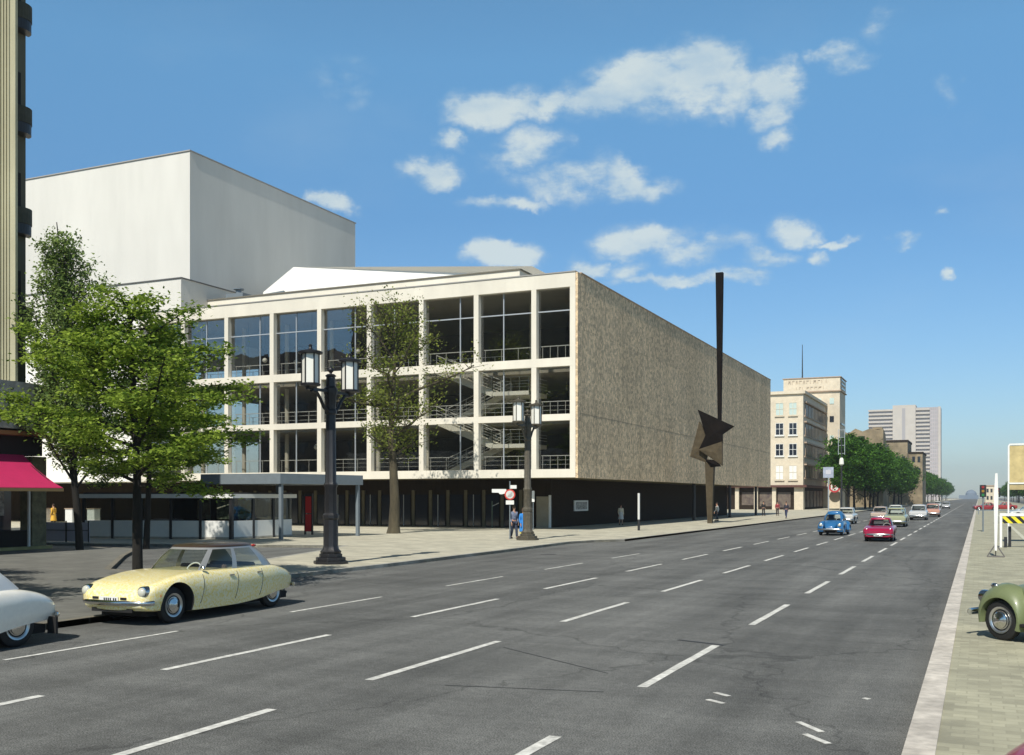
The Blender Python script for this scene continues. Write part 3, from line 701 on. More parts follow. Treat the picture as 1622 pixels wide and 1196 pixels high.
for x in (-33.92, -31.52, -36.6, -39.2, -41.9):
    for z0, z1, mm_ in ((17.35, 19.65, 'window_b'), (13.75, 15.95, 'window_d'), (9.95, 12.15, 'window_d'), (5.6, 8.2, 'white_paint')):
        fo = rel(MB().box(x, x+1.42, 191.93, 191.998, z0, z1).build('window', M[mm_]), cr)
        f_ = MB(); 
        for xx in (x, x+.68, x+1.36): f_.box(xx, xx+.07, 191.88, 191.926, z0, z1)
        for zz in (z0, (z0+z1)/2, z1-.06): f_.box(x+.071, x+1.35, 191.885, 191.92, zz, zz+.07)
        f_.box(x-.15, x+1.6, 191.75, 191.99, z0-.22, z0-.03)
        f_.build('frame', M['cream'] if mm_ != 'window_d' else M['white_paint'], fo)
for z0 in (6.0, 10.0, 13.8, 17.4):
    bd = MB(); 
    rel(MB().box(-28.998, -28.93, 193.8, 221, z0, z0+2.2).build('window_band', M['window_d']), cr)
    for y in np.arange(194.0, 221, 1.9): bd.box(-28.995, -28.86, y, y+.55, z0, z0+2.2)
    bd.box(-28.996, -28.55, 193.2, 221.6, z0+2.25, z0+2.5); bd.box(-28.996, -28.8, 193.2, 221.6, z0-.3, z0-.05)
    rel(bd.build('pilaster_band', M['cream_d']), cr)
tw = empty('office_tower', (-32, 226, 0), 0, 'narrow cream stone tower with raised lettering band and mast behind the office block', 'tower')
rel(MB().box(-37.5, -26.2, 222.3, 232, .1, 24.4).build('wall', M['cream']), tw)
rel(MB().box(-37.6, -26.1, 222.1, 232.1, 24.6, 27.3).build('lettering_band', M['cream']), tw)
rel(MB().box(-37.8, -25.9, 221.9, 232.3, 24.404, 24.596).build('cornice', M['cream_d']), tw)
rel(MB().box(-37.8, -25.9, 221.9, 232.3, 27.304, 27.45).build('coping', M['cream_d']), tw)
for x in (-28.2,):
    for z, mm_ in ((21.8, 'window_b'), (18.05, 'window_d'), (14.0, 'window_b'), (10.3, 'window_d'), (6.4, 'window_d')):
        rel(MB().box(x, x+.85, 222.2, 222.298, z, z+1.2).build('window', M[mm_]), tw)
rel(MB().box(-30.6, -29.9, 222.2, 222.298, 21.9, 23).build('window', M['window_b']), tw)
for z in (25.0, 25.9, 26.7, 17.5, 10): rel(MB().box(-26.1, -25.98, 223.5, 230, z, z+.35).build('vent_slot', M['window_d']), tw)
# raised characters, worn past reading: two rows of stone relief
random.seed(11)
rl = MB()
for row, (z, h) in enumerate(((26.25, .62), (25.1, .42))):
    x = -36.6+row*1.6
    while x < -28.2-row:
        ww = random.choice((.35, .5, .6)); k = random.choice((0, 1, 2, 3))
        rl.box(x, x+.1, 221.98, 222.096, z, z+h)
        if k != 0: rl.box(x+.102, x+ww, 221.985, 222.09, z+h-.1, z+h)
        if k > 1: rl.box(x+.102, x+ww*.8, 221.985, 222.09, z+h*.45, z+h*.45+.1)
        if k == 3: rl.box(x+ww-.1, x+ww, 221.975, 222.08, z, z+h-.11)
        x += ww+.28
rel(rl.build('lettering', mat('worn lettering stone', (.47, .40, .31), .9)), tw)
rel(MB().tube([(-34.3, 226, 27.4), (-34.3, 226, 35)], [.16, .06], 6).build('mast', M['dk_metal']), tw)
sg = empty('round_sign', (-27.0, 220.5, 4.5), 0, 'round red and white shop sign projecting at the foot of the cream tower', 'sign')
MB().lathe((0, 0, 0), [(1.15, -.1), (1.15, .1)], 24, 'y').build('disc', mat('sign red', (.5, .04, .05), .5), sg)
MB().lathe((0, -.11, 0), [(.8, -.02), (.8, .005)], 24, 'y').build('ring', M['white_paint'], sg)
b = MB(); b.bar((-.4, -.15, -.4), (.4, -.15, .4), .18); b.bar((-.4, -.15, .4), (-.1, -.15, .1), .18); b.build('mark', mat('sign red 2', (.5, .04, .05), .5), sg)
b = MB(); b.bar((-2, .0, 0), (-1.1, 0, 0), .15); b.build('bracket', M['dk_metal'], sg)

# ------------------------------------------------------------------ ruined and low houses, high-rise, far things
ruin = mat('sooty brick', (.24, .19, .12), .95, .35, .5, (.15, .15), .4, 3)
rb = empty('ruined_house', (-25, 256, 0), 0, 'roofless sooty brick house with broken top behind the nearest street tree', 'building')
poly = [(-33, 250, 0), (-33, 250, 17.4), (-29, 250, 17.9), (-27.5, 250, 17.2), (-26, 250, 18.3), (-24.4, 250, 17.6), (-22.8, 250, 18.2), (-21, 250, 17.9), (-19.9, 250, 18.1), (-19.9, 250, 0)]
rel(MB().prism3(poly, (0, .8, 0)).build('front_wall', ruin), rb)
rel(MB().prism3([(-19.9, 250.81, 0), (-19.9, 250.81, 18), (-19.9, 256, 17.2), (-19.9, 259, 15.2), (-19.9, 266, 14.9), (-19.9, 266, 0)], (-.8, 0, 0)).build('side_wall', ruin), rb)
rel(MB().box(-33, -20.71, 250.81, 265, 0, 13.5).build('inner_floor', M['brick']), rb)
for x, z in ((-28.2, 13.6), (-25.4, 13.2)): rel(MB().box(x, x+1.9-.4*(x > -26), 249.93, 249.998, z, z+3.3).build('window_opening', M['under']), rb)
for x, z in ((-28.6, 8.5), (-25.6, 8.5), (-22.8, 8.5)): rel(MB().box(x, x+1.3, 249.93, 249.998, z, z+2.2).build('window', M['window_d']), rb)
rel(MB().box(-22.3, -20.2, 251, 253, 18.1, 18.5).build('wall_stub', ruin), rb)
lh = empty('brick_house', (-20, 340, 0), 0, 'lower brown brick house stepping down in front of the high-rise', 'building')
rel(MB().box(-34, -19.4, 330, 350, 0, 19.0).build('wall', ruin), lh)
rel(MB().box(-34.2, -19.2, 329.8, 350.2, 19.004, 19.6).build('roof', M['brick']), lh)
rel(MB().box(-19.39, -15.4, 334, 356, 0, 15.6).build('wing', ruin), lh)
rel(MB().box(-19.3, -15.2, 333.8, 356.2, 15.604, 16.1).build('wing_roof', M['brick']), lh)
for z in (9.5, 13): 
    for x in (-22.4, -20.9, -18.3, -16.8): rel(MB().box(x, x+.8, 333.9 if x > -19.4 else 329.9, 333.998 if x > -19.4 else 329.998, z, z+1.7).build('window', M['window_d']), lh)
hr = empty('high_rise', (-55, 905, 0), 0, 'pale slab high-rise with rows of balconies rising behind the street trees', 'high-rise')
hm = mat('pale concrete panels', (.50, .455, .40), .85, .06, .2); hd = mat('balcony recess', (.36, .34, .34), .85); hs = mat('grid side wall', (.42, .38, .38), .85, .1, .3)
rel(MB().box(-83, -64.3, 900, 920, 0, 74.6).build('west_wing', hd), hr)
rel(MB().box(-64.2, -46.6, 898, 920, 0, 77.6).build('core', hm), hr)
rel(MB().box(-46.5, -36, 900, 920, 0, 75.4).build('east_wing', hd), hr)
rel(MB().box(-35.9, -27.9, 899, 922, 0, 75.3).build('end_wing', hs), hr)
rel(MB().box(-29.6, -27.8, 898.6, 899-.01, 0, 75.6).build('end_fin', hm), hr)
rel(MB().box(-57, -54.5, 897.9, 897.99, 5, 75).build('stair_strip', hd), hr)
for k in range(22):
    z = 7+k*3.15
    rel(MB().box(-83.2, -64.3, 898.6, 899.98, z, z+1.45).build('balcony_row', hm), hr)
    rel(MB().box(-46.5, -36, 898.6, 899.98, z, z+1.45).build('balcony_row', hm), hr)
    g_ = MB()
    for x in np.arange(-35.4, -30.2, 1.7): g_.box(x, x+1.0, 898.9, 898.99, z, z+1.9)
    rel(g_.build('window_row', hd), hr)
# pale house right of the vanishing point and grey tower at the end of the street
fb_ = empty('distant_house', (4, 420, 0), 0, 'small beige house beyond the traffic light on the right', 'building')
rel(MB().box(-.5+2.8, 6.2, 418, 430, 0, 6.4).build('wall', M['cream']), fb_)
rel(MB().box(2.1, 6.4, 417.8, 430.2, 6.404, 6.8).build('roof', M['cream_d']), fb_)
for z in (1.5, 4.2):
    for x in (2.7, 4.0, 5.2): rel(MB().box(x, x+.7, 417.9, 417.998, z, z+1.3).build('window', M['window_d']), fb_)
dt = empty('distant_dome', (-11, 1500, 0), 0, 'domed building in blue grey haze at the far end of the street', 'building')
rel(MB().box(-24, 0, 1500, 1515, 0, 5).build('wall', mat('far hazed stone', (.16, .20, .25), .9)), dt)  # blue-grey of distant haze put into the wall colour
rel(MB().lathe((-9, 1507, 0), [(7, 5), (6.6, 8), (5, 10.3), (2.4, 11.8), (.3, 12.4)], 20).build('dome', mat('far hazed roof', (.16, .20, .25), .9)), dt)  # same haze tone painted into the dome
# ------------------------------------------------------------------ trees
def leaf_object(name, pts, size, m, parent, flat=.5, seed=1, aspect=1.5):
    rng = np.random.default_rng(seed); n = len(pts); P = np.asarray(pts, float)
    s = size*rng.uniform(.6, 1.3, n)
    nrm = rng.normal(size=(n, 3)); nrm[:, 2] = np.abs(nrm[:, 2])+flat*1.5; nrm /= np.linalg.norm(nrm, axis=1)[:, None]
    t = rng.normal(size=(n, 3)); t -= nrm*(t*nrm).sum(1)[:, None]; t /= np.linalg.norm(t, axis=1)[:, None]
    b = np.cross(nrm, t)
    h = s[:, None]/2
    V = np.stack([P-t*h*aspect, P-b*h*.9+nrm*h*.25, P+t*h*aspect, P+b*h*.9+nrm*h*.25], 1).reshape(-1, 3)
    me = bpy.data.meshes.new(name); me.vertices.add(4*n); me.vertices.foreach_set('co', V.ravel())
    me.loops.add(4*n); me.loops.foreach_set('vertex_index', np.arange(4*n, dtype=np.int32))
    me.polygons.add(n); me.polygons.foreach_set('loop_start', np.arange(0, 4*n, 4, dtype=np.int32)); me.polygons.foreach_set('loop_total', np.full(n, 4, dtype=np.int32))
    me.materials.append(m); me.update(calc_edges=True); me.validate()
    o = bpy.data.objects.new(name, me); C.objects.link(o); o.parent = parent; return o

def bent(p, d, L_, rng, droop=0., n=5, wob=.12):
    pts = [p.copy()]; d = d.normalized()
    for i in range(n):
        d = (d+Vector(rng.normal(0, wob, 3))+Vector((0, 0, droop))).normalized()
        pts.append(pts[-1]+d*(L_/n))
    return pts

def tree_layered(root, H, z0, R0, nl, seed, leaf, lm, per=55, lsize=.13, tr=.12):
    """broad young tree with nearly level limbs carrying flat pads of leaves"""
    rng = np.random.default_rng(seed)
    tk = bent(Vector((0, 0, -.1)), Vector((0, 0, 1)), H, rng, n=12, wob=.02)
    b = MB(); b.tube(tk, [tr*(1-.8*i/12)+.012 for i in range(13)], 10)
    br = MB(); pts = []
    def at(z):
        f_ = min(.999, (z+.1)/H)*12; i = int(f_); return tk[i].lerp(tk[i+1], f_-i)
    for i in range(nl):
        t = (i+rng.uniform(0, .8))/nl; z = z0+(H-z0-.25)*t**.95
        a = i*2.4+rng.uniform(-.4, .4)
        prof = R0*min(1, .62+t*2.0)*(1-.80*max(0, t-.15)/.85)
        Lm = prof*rng.uniform(.72, 1.08)
        d = Vector((math.cos(a), math.sin(a), rng.uniform(.05, .3)+t*.5))
        lp = bent(at(z), d, Lm, rng, droop=-.03, n=6, wob=.09)
        br.tube(lp, [tr*.38*(1-t*.5)*(1-j/7.)+.006 for j in range(7)], 6)
        nt_ = max(3, int(Lm*4.2))
        for j in range(nt_):
            u = .22+.8*(j+rng.uniform(0, 1))/nt_; u = min(u, .999)*6; k = int(u); q = lp[k].lerp(lp[k+1], u-k)
            a2 = a+rng.choice([-1, 1])*rng.uniform(.5, 1.5)
            tl = rng.uniform(.25, .8)*(1-.05*u)
            tp_ = bent(q, Vector((math.cos(a2), math.sin(a2), rng.uniform(-.1, .35))), tl, rng, n=3, wob=.12)
            br.tube(tp_, [.012, .009, .006, .004], 4)
            for e, c in ((tp_[-1], 1.), (tp_[2], .5), (q, .25)):
                m_ = int(per*c*rng.uniform(.4, 1.3))
                g = rng.normal(0, 1, (m_, 3))*np.array([.21, .21, .08])
                pts.append(np.array(e)+g)
    b.build('trunk', M['bark'], root, smooth=60); br.build('branches', M['bark'], root, smooth=60)
    leaf_object('crown', np.vstack(pts), lsize, lm, root, .9, seed)

def tree_upright(root, H, z0, R0, nl, seed, lm, per, lsize, tr=.16, thin=.5):
    """slender tree with rising limbs and small scattered leaves"""
    rng = np.random.default_rng(seed)
    tk = bent(Vector((0, 0, -.1)), Vector((0, 0, 1)), H-.4, rng, n=14, wob=.02)
    b = MB(); b.tube(tk, [tr*(1-.93*i/14)+.008 for i in range(15)], 8)
    br = MB(); pts = []
    for i in range(nl):
        t = i/nl; z = z0+(H-z0-1.)*t; f_ = min(.999, z/H)*14; k = int(f_); p = tk[k].lerp(tk[k+1], f_-k)
        a = i*2.4+rng.uniform(-.3, .3)
        Lm = (R0*1.45*(1-t)**.75+.5)*rng.uniform(.7, 1.1)
        d = Vector((math.cos(a), math.sin(a), rng.uniform(.9, 1.6)))
        lp = bent(p, d, Lm, rng, droop=.06, n=6, wob=.07)
        br.tube(lp, [tr*.35*(1-t*.6)*(1-j/7)+.006 for j in range(7)], 5)
        for j in range(int(Lm*4.5)):
            u = min(.999, .12+.9*rng.uniform())*6; kk = int(u); q = lp[kk].lerp(lp[kk+1], u-kk)
            a2 = rng.uniform(0, 6.28)
            tp_ = bent(q, Vector((math.cos(a2)*.7, math.sin(a2)*.7, rng.uniform(.2, 1.2))), rng.uniform(.4, 1.1)*(1-.4*t), rng, n=3, wob=.1)
            br.tube(tp_, [.014, .01, .007, .004], 4)
            for e in tp_[1:]:
                m_ = int(per*rng.uniform(.3, 1.4)); pts.append(np.array(e)+rng.normal(0, .17, (m_, 3)))
    b.build('trunk', M['bark'], root, smooth=60); br.build('branches', M['bark'], root, smooth=60)
    leaf_object('crown', np.vstack(pts), lsize, lm, root, .3, seed)

def tree_pruned(root, seed):
    """old plane tree: thick trunk, stubby pruned limbs, thin new leaves"""
    rng = np.random.default_rng(seed)
    zz = [-.1, .0, .5, 2, 4, 6, 8, 9.5, 11, 12.6, 14]
    rr = [.54, .46, .36, .30, .26, .21, .165, .125, .085, .05, .02]
    tk = [Vector((math.sin(z*.7)*.10, math.cos(z*.5)*.08, z)) for z in zz]
    b = MB(); b.tube(tk, rr, 12)
    br = MB(); pts = []
    limbs = [(6.0, 0.1, 2.6), (6.3, 2.7, 1.8), (7.6, 3.5, 1.5), (8.3, .2, 4.6), (8.2, 3.2, 3.2), (8.6, 1.6, 2.6), (8.8, 4.6, 2.6), (9.6, 2.4, 3.), (10, 5.6, 3.1), (10.6, .9, 2.6), (11, 3.6, 2.6), (11.7, 2, 2.2), (12.2, 5, 1.8), (12.6, .3, 1.6), (7.2, 5.3, 2.0), (5.2, 4, 1.6), (5., 1.0, 1.5)]
    for z, a, Lm in limbs:
        Lm *= 1.25
        d = Vector((math.cos(a), math.sin(a), .25 if z < 9 else .75))
        lp = bent(Vector((0, 0, z)), d, Lm, rng, droop=.06, n=6, wob=.22)
        br.tube(lp, [.11*(1-j/8.)*(1 if z < 9.5 else .6) for j in range(7)], 7)
        for kn in (2, 4, 6): br.sphere(lp[kn], .11*(1-.08*kn), 7, 5)
        for j in range(14):
            u = min(.999, .25+.75*rng.uniform())*6; kk = int(u); q = lp[kk].lerp(lp[kk+1], u-kk)
            a2 = rng.uniform(0, 6.28)
            tp_ = bent(q, Vector((math.cos(a2), math.sin(a2), rng.uniform(.1, 1.6))), rng.uniform(.8, 2.1), rng, n=4, wob=.18)
            br.tube(tp_, [.03, .022, .015, .01, .006], 4)
            for e in tp_[1:]:
                m_ = int(9*rng.uniform(.0, 1.8)); pts.append(np.array(e)+rng.normal(0, .32, (m_, 3)))
    for j in range(40):   # shoots low on the trunk
        z = rng.uniform(4.2, 8); a2 = rng.uniform(0, 6.28); q = Vector((math.cos(a2)*.35, math.sin(a2)*.35, z))
        tp_ = bent(q, Vector((math.cos(a2), math.sin(a2), .6)), rng.uniform(.3, .9), rng, n=3, wob=.15)
        br.tube(tp_, [.02, .014, .01, .005], 4)
        pts.append(np.array(tp_[-1])+rng.normal(0, .15, (8, 3)))
    b.build('trunk', M['bark2'], root, smooth=60); br.build('branches', M['bark2'], root, smooth=60)
    leaf_object('crown', np.vstack(pts), .12, M['leafC'], root, .3, seed)

tB = empty('linden_tree', (-19.85, 20.3, .1), .6, 'bushy young linden with level leaf layers and black trunk behind the yellow car', 'tree')
tree_layered(tB, 7.5, 2.5, 4.2, 44, 5, None, M['leafB'], 50, .088, .13)
tB2 = empty('linden_tree', (-25.6, 30.2, .1), 0, 'second taller bushy linden standing close behind the black trunked one', 'tree')
tB2.location = (-35.0, 36.3, .0); tree_layered(tB2, 9.6, 3.1, 4.2, 42, 21, None, M['leafB'], 44, .11, .14)
tA = empty('poplar_tree', (-35.6, 33.0, .1), 0, 'tall slender thin-leaved tree with pointed top against the white stage house', 'tree')
tree_upright(tA, 14.6, 2.8, 2.9, 76, 8, M['leafA'], 15, .10)
tC = empty('plane_tree', (-33.5, 55.8, .1), .2, 'old pruned plane tree with thick trunk and sparse leaves before the foyer glass', 'tree')
tree_pruned(tC, 4)

for i, (x, y, lb) in enumerate(((-21.6, 11.4, 'young linden on the near pavement beyond the left edge, nearer one'), (-27.5, 15.0, 'young linden on the near pavement beyond the left edge, farther one'))):
    t = copy_tree(tB); t.location = (x, y, .1); t.rotation_euler = (0, 0, 2.2+i); tag(t, lb, 'tree')
def street_tree(seed):
    rng = np.random.default_rng(seed)
    r = empty('street_tree', (0, 0, 0))
    b = MB(); tk = bent(Vector((0, 0, -.1)), Vector((0, 0, 1)), 7, rng, n=6, wob=.04); b.tube(tk, [.24, .2, .18, .16, .13, .1, .06], 8)
    for i in range(7):
        a = i*2.1; lp = bent(tk[2+i % 4], Vector((math.cos(a), math.sin(a), .8)), 4.5, rng, n=5, wob=.1); b.tube(lp, [.09, .07, .05, .04, .03, .02], 5)
    b.build('trunk', M['bark'], r, smooth=60)
    cl = []
    for i in range(190):
        u = rng.normal(size=3); u /= np.linalg.norm(u); rad = rng.uniform(.35, 1.)**.6
        c = np.array([u[0]*4.9*rad, u[1]*4.9*rad, 8.2+u[2]*(5.0 if u[2] > 0 else 4.6)*rad])
        k = int(rng.uniform(25, 75)); cl.append(c+rng.normal(0, 1, (k, 3))*np.array([.5, .5, .34])*rng.uniform(.6, 1.35))
    leaf_object('crown', np.vstack(cl), .34, M['leafD'], r, .5, seed)
    return r
pr_ = [street_tree(31), street_tree(32), street_tree(33)]
k = 0
rowlab = {0: 'nearest and largest tree of the street row, beside the foot of the cream tower', 1: 'second tree of the street row, just behind the largest one', 2: 'third tree of the street row, in front of the ruined brick house'}
for i in range(34):
    y = 186+i*12.5 if i < 24 else 186+24*12.5+(i-24)*34
    src = pr_[i % 3]
    t = src if i < 3 else copy_tree(src)
    t.location = (-20.6+random.uniform(-.5, .5), y, .1); s = random.uniform(.93, 1.06)*(1.0 if i < 24 else 1.05); t.scale = (s, s, s*(.97 if i else 1.02)); t.rotation_euler = (0, 0, i*1.7)
    tag(t, rowlab.get(i, 'dark green tree in the row receding along the north pavement behind the first three'), 'tree', 'trees lining the north pavement')
for i in range(14):
    t = copy_tree(pr_[i % 3]); t.location = (16.5+random.uniform(-1, 1), 330+i*34, 0); s = random.uniform(.8, 1.05); t.scale = (s, s, s*.85); t.rotation_euler = (0, 0, i*2.3)
    tag(t, 'green tree on the south side of the street behind the tan board and white post', 'tree', 'trees beyond the median on the right')
for i, (x, y) in enumerate(((15.5, 118), (19, 132))):
    t = copy_tree(pr_[i]); t.location = (x+2, y, 0); t.scale = (.62, .62, .55)
    tag(t, ('low green tree nearest behind the tan board', 'low green tree farther back behind the tan board')[i], 'tree', 'trees behind the board')

# ------------------------------------------------------------------ street lamps
def twin_lamp(loc, H, m, label):
    r = empty('street_lamp', loc, 0, label, 'street lamp', 'twin lantern street lamps')
    k = H/6.75
    b = MB(); 
    for w_, z0, z1 in ((.60, 0, .10), (.52, .10, .22), (.40, .22, .34)):
        b.prism([(w_*math.cos(a+PI/8), w_*math.sin(a+PI/8)) for a in [i*PI/4 for i in range(8)]], z0, z1)
    b.build('base', m, r, bevel=.012)
    b = MB(); b.lathe((0, 0, 0), [(.34, .34), (.36, .42), (.28, .5), (.25, .62), (.25, 1.5), (.29, 1.56), (.29, 1.66), (.22, 1.74), (.21, 2.6), (.24, 2.66), (.24, 2.72), (.19, 2.8), (.165, 5.1*k), (.21, 5.14*k), (.21, 5.24*k), (.17, 5.3*k), (.20, 5.75*k), (.24, 5.85*k), (.24, 6.0*k), (.17, 6.08*k), (.15, 6.4*k), (.2, 6.44*k), (.12, 6.5*k)], 20, fl=.07)
    b.build('shaft', m, r, smooth=30)
    MB().lathe((0, 0, 6.5*k), [(.05, 0), (.04, .04), (.10, .1), (.11, .15), (.08, .21), (.02, .27)], 12).build('finial', m, r, smooth=50)
    zl = 6.02*k
    for s in (-1, 1):
        b = MB()
        b.tube([(0, s*.15, 5.2*k), (0, s*.42, 5.35*k), (0, s*.62, 5.62*k), (0, s*.85, 5.82*k), (0, s*1.12, 5.86*k)], [.07, .06, .055, .06, .07], 8)
        b.bar((0, s*.1, 5.9*k), (0, s*1.35, 5.9*k), .10, .09)
        b.tube([(0, s*.2, 5.55*k), (0, s*.35, 5.68*k), (0, s*.30, 5.8*k), (0, s*.2, 5.75*k)], .025, 6)
        b.build('arm', m, r, smooth=40)
        la = MB(); y = s*1.18
        la.lathe((0, y, zl), [(.14, -.12), (.2, -.06), (.33, -.03), (.34, .03), (.28, .06)], 12)
        la.lathe((0, y, zl), [(.28, 1.02), (.40, 1.03), (.41, 1.09), (.36, 1.12), (.12, 1.17), (.07, 1.20), (.05, 1.26), (.07, 1.30), (.03, 1.35)], 12)
        for i in range(6):
            a = i*PI/3+PI/6; la.bar((.285*math.cos(a), y+.285*math.sin(a), zl+.05), (.285*math.cos(a), y+.285*math.sin(a), zl+1.04), .035)
        ln = la.build('lantern', m, r, smooth=35)
        MB().prism([(.27*math.cos(i*PI/3+PI/6), y+.27*math.sin(i*PI/3+PI/6)) for i in range(6)], zl+.06, zl+1.02).build('pane', M['opal'], ln)
    return r
twin_lamp((-20.25, 29.6, .12), 6.75, M['iron'], 'black iron twin lantern lamp on the kerb corner in front of the foyer')
twin_lamp((-21.85, 50.2, .12), 6.95, M['iron2'], 'brownish iron twin lantern lamp standing beside the two strollers')

# ------------------------------------------------------------------ pavilion and canopy on the forecourt
pv = empty('glass_pavilion', (-40, 45, .12), 0, 'low glass pavilion with white panels under its windows on the opera forecourt', 'pavilion')
def pan(x0, y0, x1, y1, post=True, n=3):
    d = Vector((x1-x0, y1-y0, 0)); u = d.normalized(); nn = Vector((u.y, -u.x, 0)); 
    for i in range(n):
        p = Vector((x0, y0, 0))+d*(i/n); q = Vector((x0, y0, 0))+d*((i+1)/n); c = (p+q)/2; hw = (q-p).length/2-.075
        rel(MB().obox(c+Vector((0, 0, .68)), u, nn, (0, 0, 1), hw, .03, .44).build('panel', M['white_paint']), pv)
        rel(MB().obox(c+Vector((0, 0, 1.74)), u, nn, (0, 0, 1), hw, .008, .60).build('window', M['pglass']), pv)
        rel(MB().obox(p+Vector((0, 0, 1.32)), u, nn, (0, 0, 1), .07, .07, 1.2).build('post', M['dk_metal']), pv)
    rel(MB().obox((Vector((x0, y0, 0))+Vector((x1, y1, 0)))/2+Vector((0, 0, .19)), u, nn, (0, 0, 1), d.length/2, .05, .045).build('base_rail', M['kerb']), pv)
    rel(MB().obox((Vector((x0, y0, 0))+Vector((x1, y1, 0)))/2+Vector((0, 0, 2.46)), u, nn, (0, 0, 1), d.length/2+.2, .16, .11).build('fascia', M['white_paint']), pv)
pan(-45.2, 42.2, -36.75, 44.3, n=5); pan(-36.7, 44.35, -36.25, 49.1, n=3)
rel(MB().obox((-36.72, 44.32, 1.32), (1, 0, 0), (0, 1, 0), (0, 0, 1), .09, .09, 1.21).build('post', M['dk_metal']), pv)
rel(MB().prism([(-45.4, 42.3), (-36.8, 44.5), (-36.4, 49.3), (-45.6, 48.6)], 2.58, 2.66).build('roof', M['dk_metal']), pv)
post_m = [mat('printed poster %d' % i, c1, .6, c2=c2, var=.6, vscale=3+i) for i, (c1, c2) in enumerate((((.30, .05, .04), (.55, .5, .4)), ((.05, .12, .10), (.6, .55, .45)), ((.35, .30, .05), (.10, .22, .2)), ((.5, .45, .38), (.06, .05, .05))))]
for i, (x, y) in enumerate(((-38.9, 44.6), (-37.8, 44.9), (-37.2, 46), (-37.1, 47.4))):
    rel(MB().box(x-.4 if i < 2 else x-.03, x+.45 if i < 2 else x+.03, y-.02 if i < 2 else y-.5, y+.02 if i < 2 else y+.55, 1.2, 2.25).build('poster', post_m[i]), pv)
rel(MB().box(-44, -38.5, 47.6, 47.7, .2, 2.3).build('back_wall', M['dark_wood']), pv)
cp = empty('flat_canopy', (-36.5, 48.5, .12), 0, 'grey steel flat canopy on thin posts over the pavilion corner', 'canopy')
rel(MB().prism([(-39.6, 45.2), (-34.15, 45.2), (-33.1, 51.7), (-39.2, 51.7)], 3.12, 3.68).build('roof', M['metal_grey']), cp)
for x, y in ((-34.3, 45.45), (-33.3, 51.45), (-39.3, 45.5), (-39, 51.4)): rel(MB().box(x-.09, x+.09, y-.09, y+.09, .12, 3.12).build('post', M['metal_grey']), cp)
rdb = empty('red_panel', (-37.1, 51.9, .12), .15, 'narrow bright red upright panel beside the canopy post', 'sign panel')
redm = mat('signal red', (.62, .03, .03), .5)
MB().box(-.2, .2, -.06, .06, .2, 1.24).build('lower_panel', redm, rdb); MB().box(-.2, .2, -.06, .06, 1.30, 2.32).build('upper_panel', redm, rdb)
b = MB(); b.box(-.27, -.202, -.07, .07, 0, 2.5); b.box(.202, .27, -.07, .07, 0, 2.5); b.box(-.2, .2, -.07, .07, 2.33, 2.5); b.build('frame', M['dk_metal'], rdb)
bf = empty('barrier_screen', (-42.2, 38.3, .1), .05, 'low lavender grey cloth screen at the kerb beside the corner shop', 'screen')
MB().box(-1.5, 1.45, -.03, .03, .06, 1.02).build('cloth', mat('lavender cloth', (.60, .58, .68), .8, .06, 1), bf)
b = MB()
for x in (-1.5, -.0, 1.47): b.bar((x, -.06, 0), (x, -.06, 1.1), .05)
b.bar((-1.5, -.06, .62), (1.47, -.06, .62), .03); b.build('frame', M['dk_metal'], bf)
for i, u_ in enumerate(((-66.9, 58.6), (-64.4, 58.9), (-62.2, 59.0))):
    e_ = empty('white_post', (u_[0], u_[1], .12), 0, ('leftmost white block post by the opera doors beside the person in yellow', 'middle white block post right of the person in yellow', 'rightmost of the three white block posts by the opera doors')[i], 'post', 'white block posts by the doors')
    MB().box(-.38, .38, -.3, .3, 0, 1.35).build('block', M['white_paint'], e_, bevel=.02); MB().box(-.42, .42, -.34, .34, 1.352, 1.42).build('cap', M['cream_d'], e_)

# ------------------------------------------------------------------ signs and poles
s1 = empty('traffic_sign', (-23.2, 50.9, .12), TH-0., 'red ringed no-stopping sign with white plates on a pole behind the strolling man', 'traffic sign')
MB().tube([(0, 0, 0), (0, 0, 3.15)], .035, 8).build('pole', M['metal_grey'], s1)
b = MB(); b.lathe((0, -.06, 2.42), [(.29, -.012), (.29, .012)], 28, 'y'); o = b.build('disc', mat('ring red', (.55, .06, .04), .5), s1)
MB().lathe((0, -.08, 2.42), [(.215, -.004), (.215, .004)], 28, 'y').build('face', mat('sign face', (.62, .62, .58), .5), o)
b = MB(); b.bar((-.13, -.088, 2.29), (.13, -.088, 2.55), .06, .004); b.bar((-.02, -.09, 2.30), (.12, -.09, 2.42), .05, .004); b.build('stroke', M['ink'], o)
MB().box(-.22, .22, -.075, -.055, 1.88, 2.1).build('lower_plate', M['white_paint'], s1)
MB().box(.02, .36, -.075, -.055, 2.74, 2.93).build('upper_plate', M['white_paint'], s1)
MB().prism3([(-.98, -.02, 2.72), (-.2, -.02, 2.72), (-.2, -.02, 2.5), (-.42, -.02, 2.44), (-.55, -.02, 2.44), (-.62, -.02, 2.52), (-.98, -.02, 2.53)], (0, .03, 0)).build('arrow_plate', M['white_paint'], s1)
s2 = empty('name_post', (-28.3, 66.0, .12), TH, 'thin post with an upright white plate right of the second lamp shaft', 'sign post')
MB().tube([(0, 0, 0), (0, 0, 2.75)], .03, 8).build('pole', M['metal_grey'], s2); MB().box(-.09, .09, -.05, -.03, 1.95, 2.72).build('plate', M['white_paint'], s2)
s3 = empty('bracket_post', (-33.0, 69.2, .12), 0, 'thin greenish post with slanted bracket left of the traffic sign', 'post')
b = MB(); b.tube([(0, 0, 0), (0, 0, 2.0)], .035, 8); b.build('pole', mat('greenish steel', (.12, .17, .12), .5), s3); MB().bar((0, 0, 1.6), (.55, 0, 1.85), .05).build('bracket', M['alu'], s3)
